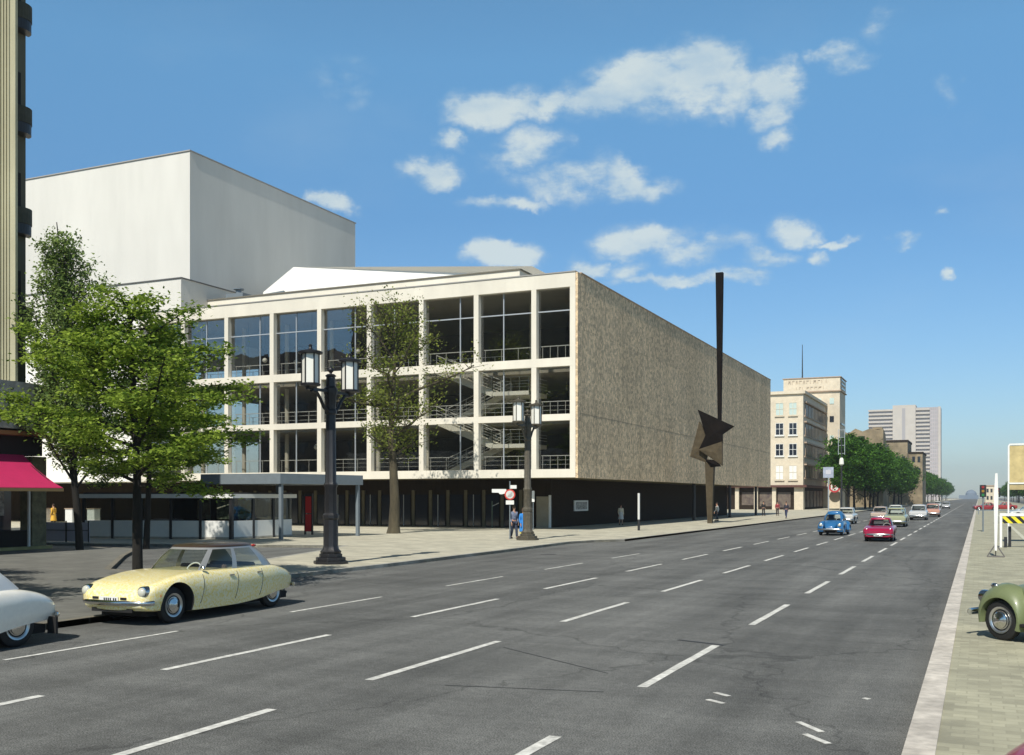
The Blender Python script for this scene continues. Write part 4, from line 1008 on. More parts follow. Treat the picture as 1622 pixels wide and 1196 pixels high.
s4 = empty('marker_pole', (-21.2, 67.8, .12), 0, 'slim white marker pole with black foot on the pavement by the blind wall', 'pole')
MB().tube([(0, 0, 0), (0, 0, .75)], .085, 10).build('foot', M['dk_metal'], s4); MB().tube([(0, 0, .752), (0, 0, 2.55)], .08, 10).build('shaft', M['rail'], s4)
s5 = empty('bus_stop_sign', (-19.2, 150, .12), 0, 'square blue grey sign on a grey pole in front of the nearest street tree', 'sign')
MB().tube([(0, 0, 0), (0, 0, 5.3)], .09, 8).build('pole', M['alu'], s5); MB().box(-.7, .7, -.15, -.05, 5.0, 6.5).build('plate', mat('blue grey plate', (.33, .37, .46), .6, .2, 2), s5)
MB().box(-.35, .35, -.17, -.152, 5.5, 6.1).build('inset', mat('plate inset', (.5, .5, .55), .6), s5)
s6 = empty('street_lamp', (-18.6, 160, .12), 0, 'slim dark lamp post with pale lantern rising before the nearest street tree', 'street lamp')
MB().tube([(0, 0, 0), (0, 0, 6.6), (0, 0, 11)], [.14, .11, .09], 8).build('shaft', M['dk_metal'], s6); MB().lathe((0, 0, 7.0), [(.12, 0), (.35, .2), (.3, .9), (.15, 1.15)], 10).build('lantern', M['opal'], s6)
b = MB()
for x in (-.45, .45): b.bar((x, 0, 8.6), (x, 0, 12.4), .07)
for z in (8.8, 10, 11.2, 12.3): b.bar((-.45, 0, z), (.45, 0, z), .06)
b.build('ladder_frame', M['alu'], s6)
tl = empty('traffic_light', (.27, 75, .11), 0, 'dark traffic light head on a thin post down the median', 'traffic light')
MB().tube([(0, 0, 0), (0, 0, 2.3)], .05, 8).build('pole', M['metal_grey'], tl)
h_ = MB().box(-.2, .2, -.12, .12, 2.3, 3.1).build('head', M['dk_metal'], tl, bevel=.03)
for i, c in enumerate(((.25, .02, .02), (.28, .16, .02), (.02, .16, .05))): MB().lathe((0, -.13, 2.95-.26*i), [(.09, -.02), (.08, .01)], 12, 'y').build('lens', mat('signal lens %d' % i, c, .3), h_)
tl2 = copy_tree(tl); tl2.location = (1.5, 98, .11); tag(tl2, 'second dark traffic light head farther off, right behind the white post', 'traffic light')
wp = empty('marker_post', (.6, 43.4, .11), 0, 'tall white wooden marker post on a triangular stand on the median', 'marker post')
b = MB(); b.rings([[(-.04, -.04, .25), (.04, -.04, .25), (.04, .04, .25), (-.04, .04, .25)], [(-.07, -.04, 2.3), (.09, -.04, 2.3), (.09, .04, 2.3), (-.07, .04, 2.3)], [(-.02, -.04, 3.2), (.06, -.04, 3.2), (.06, .04, 3.2), (-.02, .04, 3.2)]]); b.build('post', M['white_paint'], wp)
b = MB(); b.bar((-.3, -.1, .03), (.3, -.1, .03), .05); b.bar((-.3, -.1, .03), (0, .05, .5), .035); b.bar((.3, -.1, .03), (0, .05, .5), .035); b.bar((0, .35, .03), (0, .05, .5), .035); b.bar((-.3, -.1, .03), (0, .35, .03), .035); b.bar((.3, -.1, .03), (0, .35, .03), .035)
b.build('stand', mat('grey stand', (.14, .13, .12), .6), wp)
cb_ = empty('notice_board', (1.35, 57, .11), 0, 'large blank tan board in a white frame on posts at the right edge', 'notice board')
b = MB(); b.box(.06, 3.2, -.03, .03, 3.02, 4.86); b.build('board', mat('tan plywood', (.50, .40, .19), .85, .16, 3, (.8, .1)), cb_)
b = MB(); b.prism3([(-.02, -.06, 2.96), (-.02, -.06, 4.84), (.06, -.06, 4.96), (3.3, -.06, 4.96), (3.3, -.06, 4.88), (.09, -.06, 4.88), (.055, -.06, 4.82), (.055, -.06, 2.96)], (0, .12, 0)); b.box(.058, 3.2, -.06, .06, 2.94, 3.015); b.build('frame', M['white_paint'], cb_)
MB().box(.06, 3.2, -.02, .02, 2.66, 2.935).build('lower_board', mat('tan board low', (.40, .32, .16), .85, .15, 3), cb_)
for x in (0., 3.25): MB().box(x-.03, x+.045, -.05, .05, 0, 2.955).build('post', M['white_paint'], cb_)
br_ = empty('road_barrier', (1.0, 52, .11), 0, 'white construction barrier with black and yellow striped board at the right edge', 'barrier')
def stripes():
    m = bpy.data.materials.new('warning stripes'); N_, L_ = nt(m); tc_ = N_.new('ShaderNodeTexCoord'); s_ = N_.new('ShaderNodeSeparateXYZ'); L_.new(tc_.outputs['Object'], s_.inputs[0])
    a = N_.new('ShaderNodeMath'); a.operation = 'ADD'; L_.new(s_.outputs[0], a.inputs[0]); L_.new(s_.outputs[2], a.inputs[1])
    f_ = N_.new('ShaderNodeMath'); f_.operation = 'MULTIPLY'; f_.inputs[1].default_value = 2.6; L_.new(a.outputs[0], f_.inputs[0])
    g_ = N_.new('ShaderNodeMath'); g_.operation = 'FRACT'; L_.new(f_.outputs[0], g_.inputs[0])
    h = N_.new('ShaderNodeMath'); h.operation = 'GREATER_THAN'; h.inputs[1].default_value = .5; L_.new(g_.outputs[0], h.inputs[0])
    mx_ = N_.new('ShaderNodeMix'); mx_.data_type = 'RGBA'; L_.new(h.outputs[0], mx_.inputs[0]); mx_.inputs[6].default_value = (.01, .01, .01, 1); mx_.inputs[7].default_value = (.72, .62, .02, 1)
    L_.new(mx_.outputs[2], N_['Principled BSDF'].inputs['Base Color']); return m
MB().box(.0, 2.2, -.03, .03, 1.10, 1.42).build('striped_board', stripes(), br_)
b = MB(); b.box(-.12, 2.2, -.05, .05, 1.43, 1.56); b.box(-.12, -.02, -.05, .05, 0, 1.425); b.build('frame', M['white_paint'], br_)
b = MB(); b.bar((.12, -.1, .02), (.12, -.1, .48), .13); b.bar((.30, .4, .02), (.30, .4, .95), .13); b.build('foot', M['dk_metal'], br_)
fl_ = empty('guard_rail', (3, 150, .11), 0, 'low pale rail crossing the far end of the median', 'rail')
b = MB(); b.bar((-3.3, 0, .55), (12, 0, .55), .12); 
for x in range(-3, 12, 2): b.bar((x, 0, 0), (x, 0, .5), .1)
b.build('rail', M['metal_grey'], fl_)
# ------------------------------------------------------------------ vehicles
def cr(keys, x):
    """smooth interpolation of rows (y, v1, v2 ...) at y = x (monotone cubic)"""
    ys = [k[0] for k in keys]
    if x <= ys[0]: return list(keys[0][1:])
    if x >= ys[-1]: return list(keys[-1][1:])
    i = max(j for j in range(len(ys)) if ys[j] <= x); i = min(i, len(ys)-2)
    h = ys[i+1]-ys[i]; t = (x-ys[i])/h; out = []
    for c in range(1, len(keys[0])):
        def sl_(j): return (keys[j+1][c]-keys[j][c])/(ys[j+1]-ys[j])
        def tan_(j):
            if j == 0: return sl_(0)
            if j == len(ys)-1: return sl_(j-1)
            a, b = sl_(j-1), sl_(j)
            return 0 if a*b <= 0 else 2*a*b/(a+b)
        m0, m1 = tan_(i)*h, tan_(i+1)*h; p0, p1 = keys[i][c], keys[i+1][c]
        out.append((2*t**3-3*t*t+1)*p0+(t**3-2*t*t+t)*m0+(-2*t**3+3*t*t)*p1+(t**3-t*t)*m1)
    return out

def section(w, zt, zs, zm, zb, wb, cr_=.6):
    """half section: centre top, crown, shoulder, widest, sill"""
    ctl = [(0, zt), (w*.35, zt-(zt-zs)*.10), (w*cr_, zt-(zt-zs)*.36), (w*.88, zs), (w*.985, zs-(zs-zm)*.42), (w, zm), (w*.985, (zm+zb)/2), (wb, zb), (wb*.8, zb-.03), (0, zb-.03)]
    out = []; n = len(ctl)
    for i in range(n-1):
        p0, p1, p2, p3 = ctl[max(0, i-1)], ctl[i], ctl[i+1], ctl[min(n-1, i+2)]
        st_ = 4 if i < 7 else 2
        for k in range(st_):
            t = k/st_
            f_ = lambda a, b, c, d: .5*((2*b)+(-a+c)*t+(2*a-5*b+4*c-d)*t*t+(-a+3*b-3*c+d)*t**3)
            if i >= 6: f_ = lambda a, b, c, d: b+(c-b)*t
            out.append((max(0, f_(p0[0], p1[0], p2[0], p3[0])), f_(p0[1], p1[1], p2[1], p3[1])))
    out.append(ctl[-1]); return out

def body_ring(S, y):
    h = section(*cr(S['body'], y), S.get('crown', .6))
    L_ = [(-x, y, z) for x, z in h]; R_ = [(x, y, z) for x, z in reversed(h)]
    return L_+R_[1:-1]

def side_x(S, y, z):
    h = section(*cr(S['body'], y), S.get('crown', .6)); best = 0
    for (x0, z0), (x1, z1) in zip(h, h[1:]):
        if (z0-z)*(z1-z) <= 0 and z0 != z1: best = max(best, x0+(x1-x0)*(z-z0)/(z1-z0))
    return best

def wheel(parent, x, y, r, wd, side, ww=False, hub=None):
    b = MB(); e = wd/2
    b.lathe((x, y, r), [(r*.62, -e*.9), (r*.86, -e), (r*.97, -e*.75), (r, -e*.4), (r, e*.4), (r*.97, e*.75), (r*.86, e), (r*.62, e*.9)], 28, 'x')
    w_ = b.build('wheel', M['black'], parent, smooth=40)
    xo = x+side*e
    ri = [(r*.66, -.02), (r*.66, .012), (r*.56, .004), (r*.52, -.012), (r*.40, -.004)]
    b = MB(); b.lathe((xo, y, r), [(rr, side*h) for rr, h in ri], 24, 'x'); b.build('rim', hub or M['hub'], w_, smooth=50)
    b = MB(); b.lathe((xo, y, r), [(rr, side*h) for rr, h in ((r*.42, -.004), (r*.41, .02), (r*.33, .034), (r*.18, .044), (r*.14, .052), (r*.03, .056))], 24, 'x'); b.build('hubcap', M['chrome'], w_, smooth=50)
    return w_

def make_car(name, S, paint, loc, rz, label, group=None, cat='car', detail=True):
    r = empty(name, loc, rz, label, cat, group)
    y0, y1 = S['body'][0][0], S['body'][-1][0]
    n = 46; ys = []
    for i in range(n+1):
        t = i/n; t = t-.5*math.sin(4*PI*t)*0; t = .5-.5*math.cos(PI*t)*(.35)-(.5-t)*.65 if False else (.5-.5*math.cos(PI*t))*.45+t*.55
        ys.append(y0+(y1-y0)*t)
    b = MB(); b.rings([body_ring(S, y) for y in ys])
    bod = b.build('body', [paint, M['under']], r)
    # wheel openings
    cuts = []
    for (wy, wr, open_) in ((S['fa'], S['wr'], S.get('fo', 1)), (S['ra'], S['wr'], S.get('ro', 1))):
        if not open_: continue
        for s in (-1, 1):
            c = MB(); c.lathe((0, wy, S['wr']+.02), [(wr+open_*.075, s*(S['tw']-.24)), (wr+open_*.075, s*1.3)], 40, 'x')
            co_ = c.build('cut', [paint, M['under']]); co_.parent = r
            for p in co_.data.polygons: p.material_index = 1
            cuts.append(co_)
    bpy.context.view_layer.update()
    for c in cuts:
        md = bod.modifiers.new('b', 'BOOLEAN'); md.object = c; md.operation = 'DIFFERENCE'; md.solver = 'EXACT'
        try: md.material_mode = 'INDEX'
        except Exception: pass
    if cuts: apply_mods(bod)
    for c in cuts: me = c.data; bpy.data.objects.remove(c); bpy.data.meshes.remove(me)
    bod.data.shade_smooth(); bod.data.set_sharp_from_angle(angle=R(38))
    # cabin: rings from belt to roof, split in glass and painted shell
    cb0, cb1 = S['belt'], S['roofr']      # (yf, yr, hw, z, ex)
    nc_ = 104; nr = 10; ex = S.get('ex', .5)
    # unit outline resampled at even arc length so that pillars are crisp
    raw = []
    for q in range(1441):
        a = 2*PI*q/1440; ca, sa = math.cos(a), math.sin(a)
        raw.append((math.copysign(abs(ca)**ex, ca), math.copysign(abs(sa)**ex, sa)))
    asp = (cb0[0]-cb0[1])/2/cb0[2]; cum = [0]
    for (xa, ya), (xb, yb) in zip(raw, raw[1:]): cum.append(cum[-1]+math.hypot(xb-xa, (yb-ya)*asp))
    unit = []; q = 0
    for j in range(nc_):
        t = cum[-1]*j/nc_
        while cum[q+1] < t: q += 1
        f_ = (t-cum[q])/(cum[q+1]-cum[q]); unit.append((raw[q][0]+(raw[q+1][0]-raw[q][0])*f_, raw[q][1]+(raw[q+1][1]-raw[q][1])*f_))
    def ringpt(t, j):
        ux, uy = unit[j]; bul = math.sin(PI*t)*S.get('bulge', .02)
        yf = cb0[0]+(cb1[0]-cb0[0])*t+bul; yr = cb0[1]+(cb1[1]-cb0[1])*t-bul; hw = cb0[2]+(cb1[2]-cb0[2])*t+bul
        z = cb0[3]+(cb1[3]-cb0[3])*t
        yc = (yf+yr)/2; hl_ = (yf-yr)/2
        px = hw*ux*(1-S.get('tf', .06)*max(0, uy)**2-S.get('tr', .12)*max(0, -uy)**2)
        return Vector((px, yc+hl_*uy, z))
    gl, pt, fr_ = MB(), MB(), MB()
    grid_ = [[ringpt(i/nr, j) for j in range(nc_)] for i in range(nr+1)]
    def isglass(i, j):
        if i >= nr-S.get('toprow', 1) or i < S.get('botrow', 0): return 0
        ux = (unit[j][0]+unit[(j+1) % nc_][0])/2; uy = (unit[j][1]+unit[(j+1) % nc_][1])/2
        if uy > .5 and abs(ux) < S['ws'][0]: return 1
        if uy < -.5 and abs(ux) < S['ws'][1]: return 1
        return abs(ux) > .9 and any(a0 <= uy <= a1 for a0, a1 in S['side'])
    for i in range(nr):
        for j in range(nc_):
            q = [grid_[i][j], grid_[i][(j+1) % nc_], grid_[i+1][(j+1) % nc_], grid_[i+1][j]]
            (gl if isglass(i, j) else pt).add(q, [(0, 1, 2, 3)])
    for mbq in (gl, pt):   # weld
        pass
    def welded(mbq, nm, m, par, sm=True, thick=.008):
        o = mbq.build(nm, m, par); bm = bmesh.new(); bm.from_mesh(o.data); bmesh.ops.remove_doubles(bm, verts=bm.verts, dist=1e-4)
        bmesh.ops.recalc_face_normals(bm, faces=bm.faces)
        bm.to_mesh(o.data); bm.free()
        if sm: o.data.shade_smooth()
        return o
    welded(gl, 'windows', M['cglass'], r); welded(pt, 'pillars', S.get('pillar', paint), r)
    rf = MB(); top = [grid_[nr][j]+Vector((0, 0, 0)) for j in range(nc_)]; rings_ = []
    cyc = sum((p.y for p in top))/nc_; ov = S.get('over', 1.015)
    for s, dz in ((ov-.01, -.02), (ov, .0), (.99, .028), (.93, .045), (.75, .065), (.5, .078), (.2, .085)):
        rings_.append([Vector((p.x*s, cyc+(p.y-cyc)*s, p.z+dz*S.get('dome', 1)+(S.get('rslope', 0)*(p.y-cyc) if 0 else 0))) for p in top])
    rf.rings(rings_); rf.build('roof', S.get('roofm', paint), r, smooth=45)
    # wheels
    for wy, side_tw in ((S['fa'], S['tw']), (S['ra'], S.get('twr', S['tw']))):
        for s in (-1, 1): wheel(r, s*(side_tw-.08), wy, S['wr'], .16, s)
    b = MB(); b.box(-S['tw']+.2, S['tw']-.2, y0+.3, y1-.35, .16, S['under']); b.build('underbody', M['under'], r)
    # bumpers
    for yy, d_, key in ((y1, 1, 'fb'), (y0, -1, 'rbp')):
        z, wv, dep, th = S[key]
        pts = []
        for k in range(17):
            a = -PI/2+PI*k/16; pts.append((wv*math.sin(a), yy+d_*(.05-dep*(1-math.cos(a))), z))
        b = MB(); b.tube(pts, th, 8, sq=S.get('bsq', 1.6)); b.build('bumper', M['chrome'], r, smooth=50)
    # lamps
    for s in (-1, 1):
        x, y, z, rr = S['head']
        b = MB(); b.lathe((s*x, y, z), [(rr*1.16, -.16), (rr*1.18, -.02), (rr*1.12, .012), (rr*.98, .018)], 20, 'y'); h_ = b.build('headlight', S.get('bezel', M['chrome']), r, smooth=45)
        b = MB(); b.lathe((s*x, y, z), [(rr*.97, .0), (rr*.9, .035), (rr*.6, .06), (rr*.1, .07)], 20, 'y'); b.build('lens', M['lens'], h_, smooth=50)
        x, y, z = S['tail']; b = MB(); b.sphere((s*x, y, z), .055, 10, 8, (1, .6, 1.3)); b.build('tail_light', M['redlens'], r, smooth=60)
    x, y, z, w_ = S['plate']
    p_ = MB().box(-w_/2+x, w_/2+x, y, y+.012, z-.055, z+.055).build('number_plate', M['plate'], r)
    g = MB(); q = x-w_/2+.04
    for k in range(7):
        if k != 2: g.box(q, q+.032, y+.0125, y+.015, z-.03, z+.03)
        q += .05 if k != 2 else .03
    g.build('characters', M['ink'], p_)
    if detail:
        sm = MB()
        for y in S['seams']:
            for s in (-1, 1):
                zz = [S['belt'][3]-.03-(S['belt'][3]-.36)*k/10 for k in range(11)]
                ysl = [y+S.get('seamlean', 0)*(k/10)**2 for k in range(11)]
                sm.tube([(s*(side_x(S, yy, z)+.0), yy, z) for yy, z in zip(ysl, zz)], .007, 5)
        sm.build('door_seam', M['ink'], r)
        for y in S['handles']:
            for s in (-1, 1):
                z = S['belt'][3]-.09; x = side_x(S, y, z); hb = MB(); hb.bar((s*(x+.02), y-.06, z), (s*(x+.02), y+.08, z), .025); hb.build('door_handle', M['chrome'], r)
    # seats and steering wheel
    b = MB(); hw = cb0[2]*.78
    for yy in S['seaty']:
        b.box(-hw, hw, yy-.25, yy+.2, .35, .62); b.box(-hw, hw, yy-.36, yy-.22, .6, S['belt'][3]+.10)
    b.build('seats', M['seat'], r, bevel=.04)
    sw = MB(); cx_ = S.get('swx', -.36); yy = S['seaty'][0]+.42; zc = S['belt'][3]-.02
    pts = [(cx_+.2*math.cos(a), yy-.08*math.sin(a), zc+.185*math.sin(a)) for a in np.linspace(0, 2*PI, 21)]
    sw.tube(pts, .014, 6); sw.bar((cx_, yy, zc), (cx_, yy+.3, zc-.15), .03); sw.build('steering_wheel', M['rail'], r, smooth=50)
    return r

# local axes: +Y forward.  body rows: y, half width, centre top z, shoulder z, widest z, sill z, sill half width
DS = dict(body=[(-2.50, .42, .60, .57, .50, .42, .40), (-2.44, .52, .69, .64, .54, .38, .48), (-2.25, .62, .80, .75, .58, .37, .57), (-1.9, .72, .89, .85, .60, .36, .67), (-1.56, .79, .935, .905, .60, .34, .74), (-1.0, .85, .95, .925, .58, .26, .80), (0, .895, .955, .925, .56, .21, .85), (.8, .905, .965, .93, .56, .21, .86), (1.2, .905, .945, .915, .57, .22, .86), (1.56, .90, .90, .875, .58, .24, .85), (1.95, .875, .82, .80, .58, .28, .82), (2.18, .84, .74, .74, .56, .31, .78), (2.30, .78, .68, .675, .54, .34, .72), (2.38, .66, .61, .61, .50, .37, .60), (2.41, .50, .56, .56, .48, .40, .46)],
          crown=.62, fa=1.56, ra=-1.56, wr=.345, fo=1, ro=0, tw=.76, twr=.68, belt=(1.0, -1.86, .76, .915, 0), roofr=(.38, -1.22, .60, 1.385, 0), ex=.48, tf=.12, tr=.16, bulge=.03, toprow=1,
          ws=(.86, .72), side=[(-.52, .11), (.19, .73)], under=.30, fb=(.44, .84, .30, .032), rbp=(.44, .66, .22, .03), bsq=1.5,
          head=(.69, 2.30, .635, .10), tail=(.45, -2.44, .56), plate=(.0, 2.42, .50, .46), seams=[.86, -.18, -1.02], seamlean=.10, handles=[.02, -.90], seaty=[.15, -.75], dome=.8, over=1.02)
BT = dict(body=[(-1.98, .22, .50, .48, .44, .40, .2), (-1.9, .36, .62, .56, .48, .36, .34), (-1.6, .50, .82, .72, .52, .32, .46), (-1.1, .60, .93, .86, .55, .28, .56), (-.4, .655, .95, .90, .58, .26, .62), (.5, .655, .96, .90, .58, .26, .62), (.9, .58, .95, .86, .58, .28, .55), (1.3, .46, .88, .78, .56, .32, .43), (1.65, .34, .74, .66, .52, .36, .31), (1.82, .26, .62, .56, .48, .38, .22), (1.88, .16, .54, .50, .46, .40, .14)],
          crown=.62, fa=1.22, ra=-1.18, wr=.325, fo=0, ro=0, tw=.72, belt=(.80, -1.35, .655, .93, 0), roofr=(.28, -.60, .46, 1.40, 0), ex=.62, tf=.08, tr=.2, bulge=.075, toprow=2, botrow=0,
          ws=(.74, .45), side=[(-.72, -.12), (-.04, .66)], under=.34, fb=(.40, .74, .12, .035), rbp=(.40, .74, .12, .035),
          head=(.56, 1.70, .66, .095), tail=(.55, -1.72, .60), plate=(.0, 1.90, .42, .40), seams=[.62, -.42], handles=[-.30], seaty=[.1, -.6], dome=1.5, over=1.0)
CP = dict(body=[(-2.05, .58, .70, .70, .60, .36, .52), (-1.98, .68, .80, .78, .62, .32, .62), (-1.4, .78, .84, .83, .62, .24, .74), (0, .81, .84, .83, .60, .20, .78), (.9, .81, .84, .81, .58, .20, .78), (1.5, .80, .78, .76, .56, .22, .76), (1.9, .76, .70, .70, .54, .26, .70), (2.03, .66, .60, .60, .50, .30, .60)],
          crown=.75, fa=1.25, ra=-1.2, wr=.31, fo=1, ro=1, tw=.72, belt=(.75, -1.15, .68, .81, 0), roofr=(.25, -.55, .52, 1.21, 0), ex=.5, tf=.08, tr=.12, bulge=.02, ws=(.86, .72), side=[(-.45, .74)], under=.26, fb=(.40, .72, .16, .03), rbp=(.42, .7, .14, .03),
          head=(.60, 1.90, .60, .10), tail=(.55, -2.02, .6), plate=(0, 2.07, .36, .44), seams=[.6, -.5], handles=[-.4], seaty=[.0], dome=.9)
SD = dict(body=[(-2.15, .70, .80, .80, .62, .36, .64), (-2.08, .76, .86, .85, .62, .32, .70), (-1.3, .80, .90, .89, .62, .26, .76), (0, .82, .92, .90, .60, .22, .78), (1.0, .82, .93, .89, .60, .22, .78), (1.6, .81, .88, .85, .60, .26, .77), (1.98, .78, .82, .80, .58, .30, .73), (2.10, .72, .72, .72, .55, .34, .67)],
          crown=.75, fa=1.3, ra=-1.3, wr=.32, fo=1, ro=1, tw=.73, belt=(.85, -1.35, .72, .90, 0), roofr=(.38, -.95, .60, 1.38, 0), ex=.42, tf=.06, tr=.08, bulge=.02, ws=(.86, .75), side=[(-.76, -.05), (.04, .75)], under=.30, fb=(.42, .80, .14, .04), rbp=(.44, .80, .12, .04),
          head=(.62, 2.03, .62, .095), tail=(.66, -2.13, .66), plate=(0, 2.13, .42, .46), seams=[.75, -.2, -1.0], handles=[-.1, -.9], seaty=[.15, -.7], dome=.8)

def carpaint(name, col, c2=None, vs=12, var=.03):
    return mat(name, col, .28, var, vs, c2=c2, coat=.6, spec=.5, detail=1.5)
yel = carpaint('cream paint with yellow mottling', (.86, .68, .17), (.88, .83, .60), 24, .03)
DS['pillar'] = mat('pillar steel', (.42, .42, .40), .35, metal=.5); DS['roofm'] = mat('dark roof', (.05, .03, .02), .35, coat=.3)
dsc = make_car('parked_car', DS, yel, (-14.72, 16.75, 0), PI, 'cream and yellow mottled streamlined saloon parked by the kerb in front of the linden', 'cars parked at the north kerb')
def front_trim(r):
    b = MB(); b.box(-.42, -.27, 2.385, 2.42, .50, .545); b.box(.27, .42, 2.385, 2.42, .50, .545); b.build('grille_slot', M['under'], r)
    pts = [(.82*math.sin(a), 2.36-.26*(1-math.cos(a)), .36) for a in np.linspace(-PI/2, PI/2, 15)]
    b = MB(); b.tube(pts, .035, 8, sq=1.9); b.build('lower_valance', r.children[0].data.materials[0], r, smooth=50)
    b = MB(); b.box(-.5, .5, 2.2, 2.36, .26, .33); b.build('air_intake', M['under'], r)
    for s in (-1, 1):
        b = MB(); b.bar((s*.80, 2.14, .56), (s*.86, 2.0, .56), .03, .05); b.build('turn_signal', M['orange'], r)
        b = MB(); b.sphere((s*.50, -1.13, 1.365), .035, 10, 6, (.8, 2.4, .8)); b.build('roof_indicator', M['redlens'], r, smooth=60)
    b = MB(); b.sphere((-.80, .80, 1.0), .06, 10, 6, (1, .6, .8)); b.bar((-.80, .80, .9), (-.80, .80, 1.0), .02); b.build('mirror', M['chrome'], r, smooth=60)
front_trim(dsc)
DSw = dict(DS); DSw['pillar'] = mat('white pillar', (.74, .74, .72), .4); DSw['roofm'] = M['white_paint']
dsw = make_car('parked_car', DSw, carpaint('white paint', (.88, .84, .74)), (-14.66, 10.15, 0), PI, 'white streamlined saloon cut by the left edge, parked ahead of the yellow one', 'cars parked at the north kerb')
front_trim(dsw)
for s in (-1, 1): MB().box(s*.66-.10, s*.66+.10, -2.28, -2.24, .14, .42).build('mud_flap', M['under'], dsw)

def fender(r, paint, x0, x1, yc, rw, side, front):
    """round separate mudguard sweeping over one wheel"""
    rs = []; n = 20
    for i in range(n+1):
        a = R(-14+(205-(-14))*i/n)    # from leading edge over the top
        ca, sa = math.cos(a), math.sin(a)
        k = 1.0+.12*max(0, ca)+.05*sa
        if not front: k = 1.0+.12*max(0, -ca)
        ro = rw*1.14; rt = rw*1.14+.17*k*max(.2, math.sin(max(0, min(PI, a*.85+.45))))
        if i == 0 or i == n: rt = ro+.05
        sgn = 1 if front else -1
        ring = []
        for t, rad in ((0, ro-.03), (.0, ro), (.10, ro+(rt-ro)*.42), (.28, ro+(rt-ro)*.78), (.55, rt), (.8, rt+.02), (1., rt+.0), (1., ro-.03)):
            x = x1+(x0-x1)*t
            ring.append(Vector((side*x, yc+sgn*rad*ca*1.04, rw+.02+rad*sa)))
        rs.append(ring)
    MB().rings(rs).build('fender', paint, r, smooth=50)
def beetle(paint, loc, rz, label, group=None):
    r = make_car('small_car' if group is None else 'car', BT, paint, loc, rz, label, group)
    for s in (-1, 1):
        fender(r, paint, .42, .775, 1.22, .325, s, True); fender(r, paint, .42, .775, -1.18, .325, s, False)
        MB().box(min(s*.6, s*.77), max(s*.6, s*.77), -.78, .82, .26, .31).build('running_board', M['under'], r, bevel=.01)
        MB().sphere((s*.62, 1.42, .86), .05, 10, 8, (.8, 1.5, .8)).build('turn_signal', M['chrome'], r, smooth=60)
    return r
blue = carpaint('blue paint', (.025, .13, .30)); green = mat('olive green paint', (.16, .19, .09), .42, .08, 4, coat=.15); wine = carpaint('crimson paint', (.31, .006, .045))
beetle(blue, (-8.35, 68.2, 0), PI-.04, 'blue rounded small car driving toward the viewer in the left lane', 'cars driving toward the viewer')
bg_ = beetle(green, (1.70, 17.9, .11), R(47), 'olive green rounded small car parked on the median, cut by the right edge')
bg_.name = 'parked_car'; bg_['group'] = 'cars parked on the median'
rr_ = beetle(wine, (1.99, 6.91, .11), R(-105), 'crimson small car showing only a bit of its rear at the lower right corner')
rr_.name = 'parked_car'; rr_['group'] = 'cars parked on the median'
make_car('car', CP, wine, (-4.95, 60.4, 0), PI+.02, 'low crimson coupe leading the traffic in the middle lane', 'cars driving toward the viewer')
def sedan(col, x, y, label, sc_=1., rz=PI, grp='cars driving toward the viewer', detail=False, roof=None):
    S = dict(SD); 
    if roof: S['roofm'] = roof
    c = make_car('car', S, carpaint('paint', tuple(c*.8 for c in col)), (x, y, 0), rz, label, grp, detail=detail); c.scale = (sc_, sc_, sc_); 
    return c
sedan((.40, .42, .26), -6.15, 90.0, 'pale olive green saloon behind the crimson coupe', 1.08)
sedan((.66, .65, .60), -10.9, 97.5, 'white saloon just behind and right of the blue small car', 1.02)
sedan((.55, .44, .36), -9.2, 112, 'pinkish beige saloon half hidden behind the crimson coupe', 1.0)
sedan((.70, .69, .62), -8.6, 125, 'cream saloon between the pinkish and the olive green saloons', 1.05)
sedan((.64, .65, .64), -5.75, 117, 'light grey white saloon following the olive green one', 1.12)
sedan((.62, .33, .24), -5.1, 136, 'salmon saloon behind the light grey white one', 1.12)
sedan((.5, .5, .5), -6.2, 235, 'tiny grey saloon far up the street under the last trees', 1.0)
sedan((.7, .68, .62), -8.8, 262, 'tiny white saloon far up the street beside the tiny grey one', 1.0)
sedan((.30, .02, .03), 1.2, 205, 'left one of the two dark red saloons parked far down the median', 1.0, PI/2+.2, 'cars parked on the median')
sedan((.35, .03, .03), 4.4, 215, 'right one of the two dark red saloons parked far down the median', 1.0, PI/2+.2, 'cars parked on the median')
sedan((.7, .7, .66), 6.6, 150, 'white saloon parked behind the striped barrier at the right edge', 1.0, PI/2+.2, 'cars parked on the median')
sedan((.6, .62, .6), 5.0, 128, 'pale grey saloon parked behind the white marker post', 1.0, PI/2+.3, 'cars parked on the median')

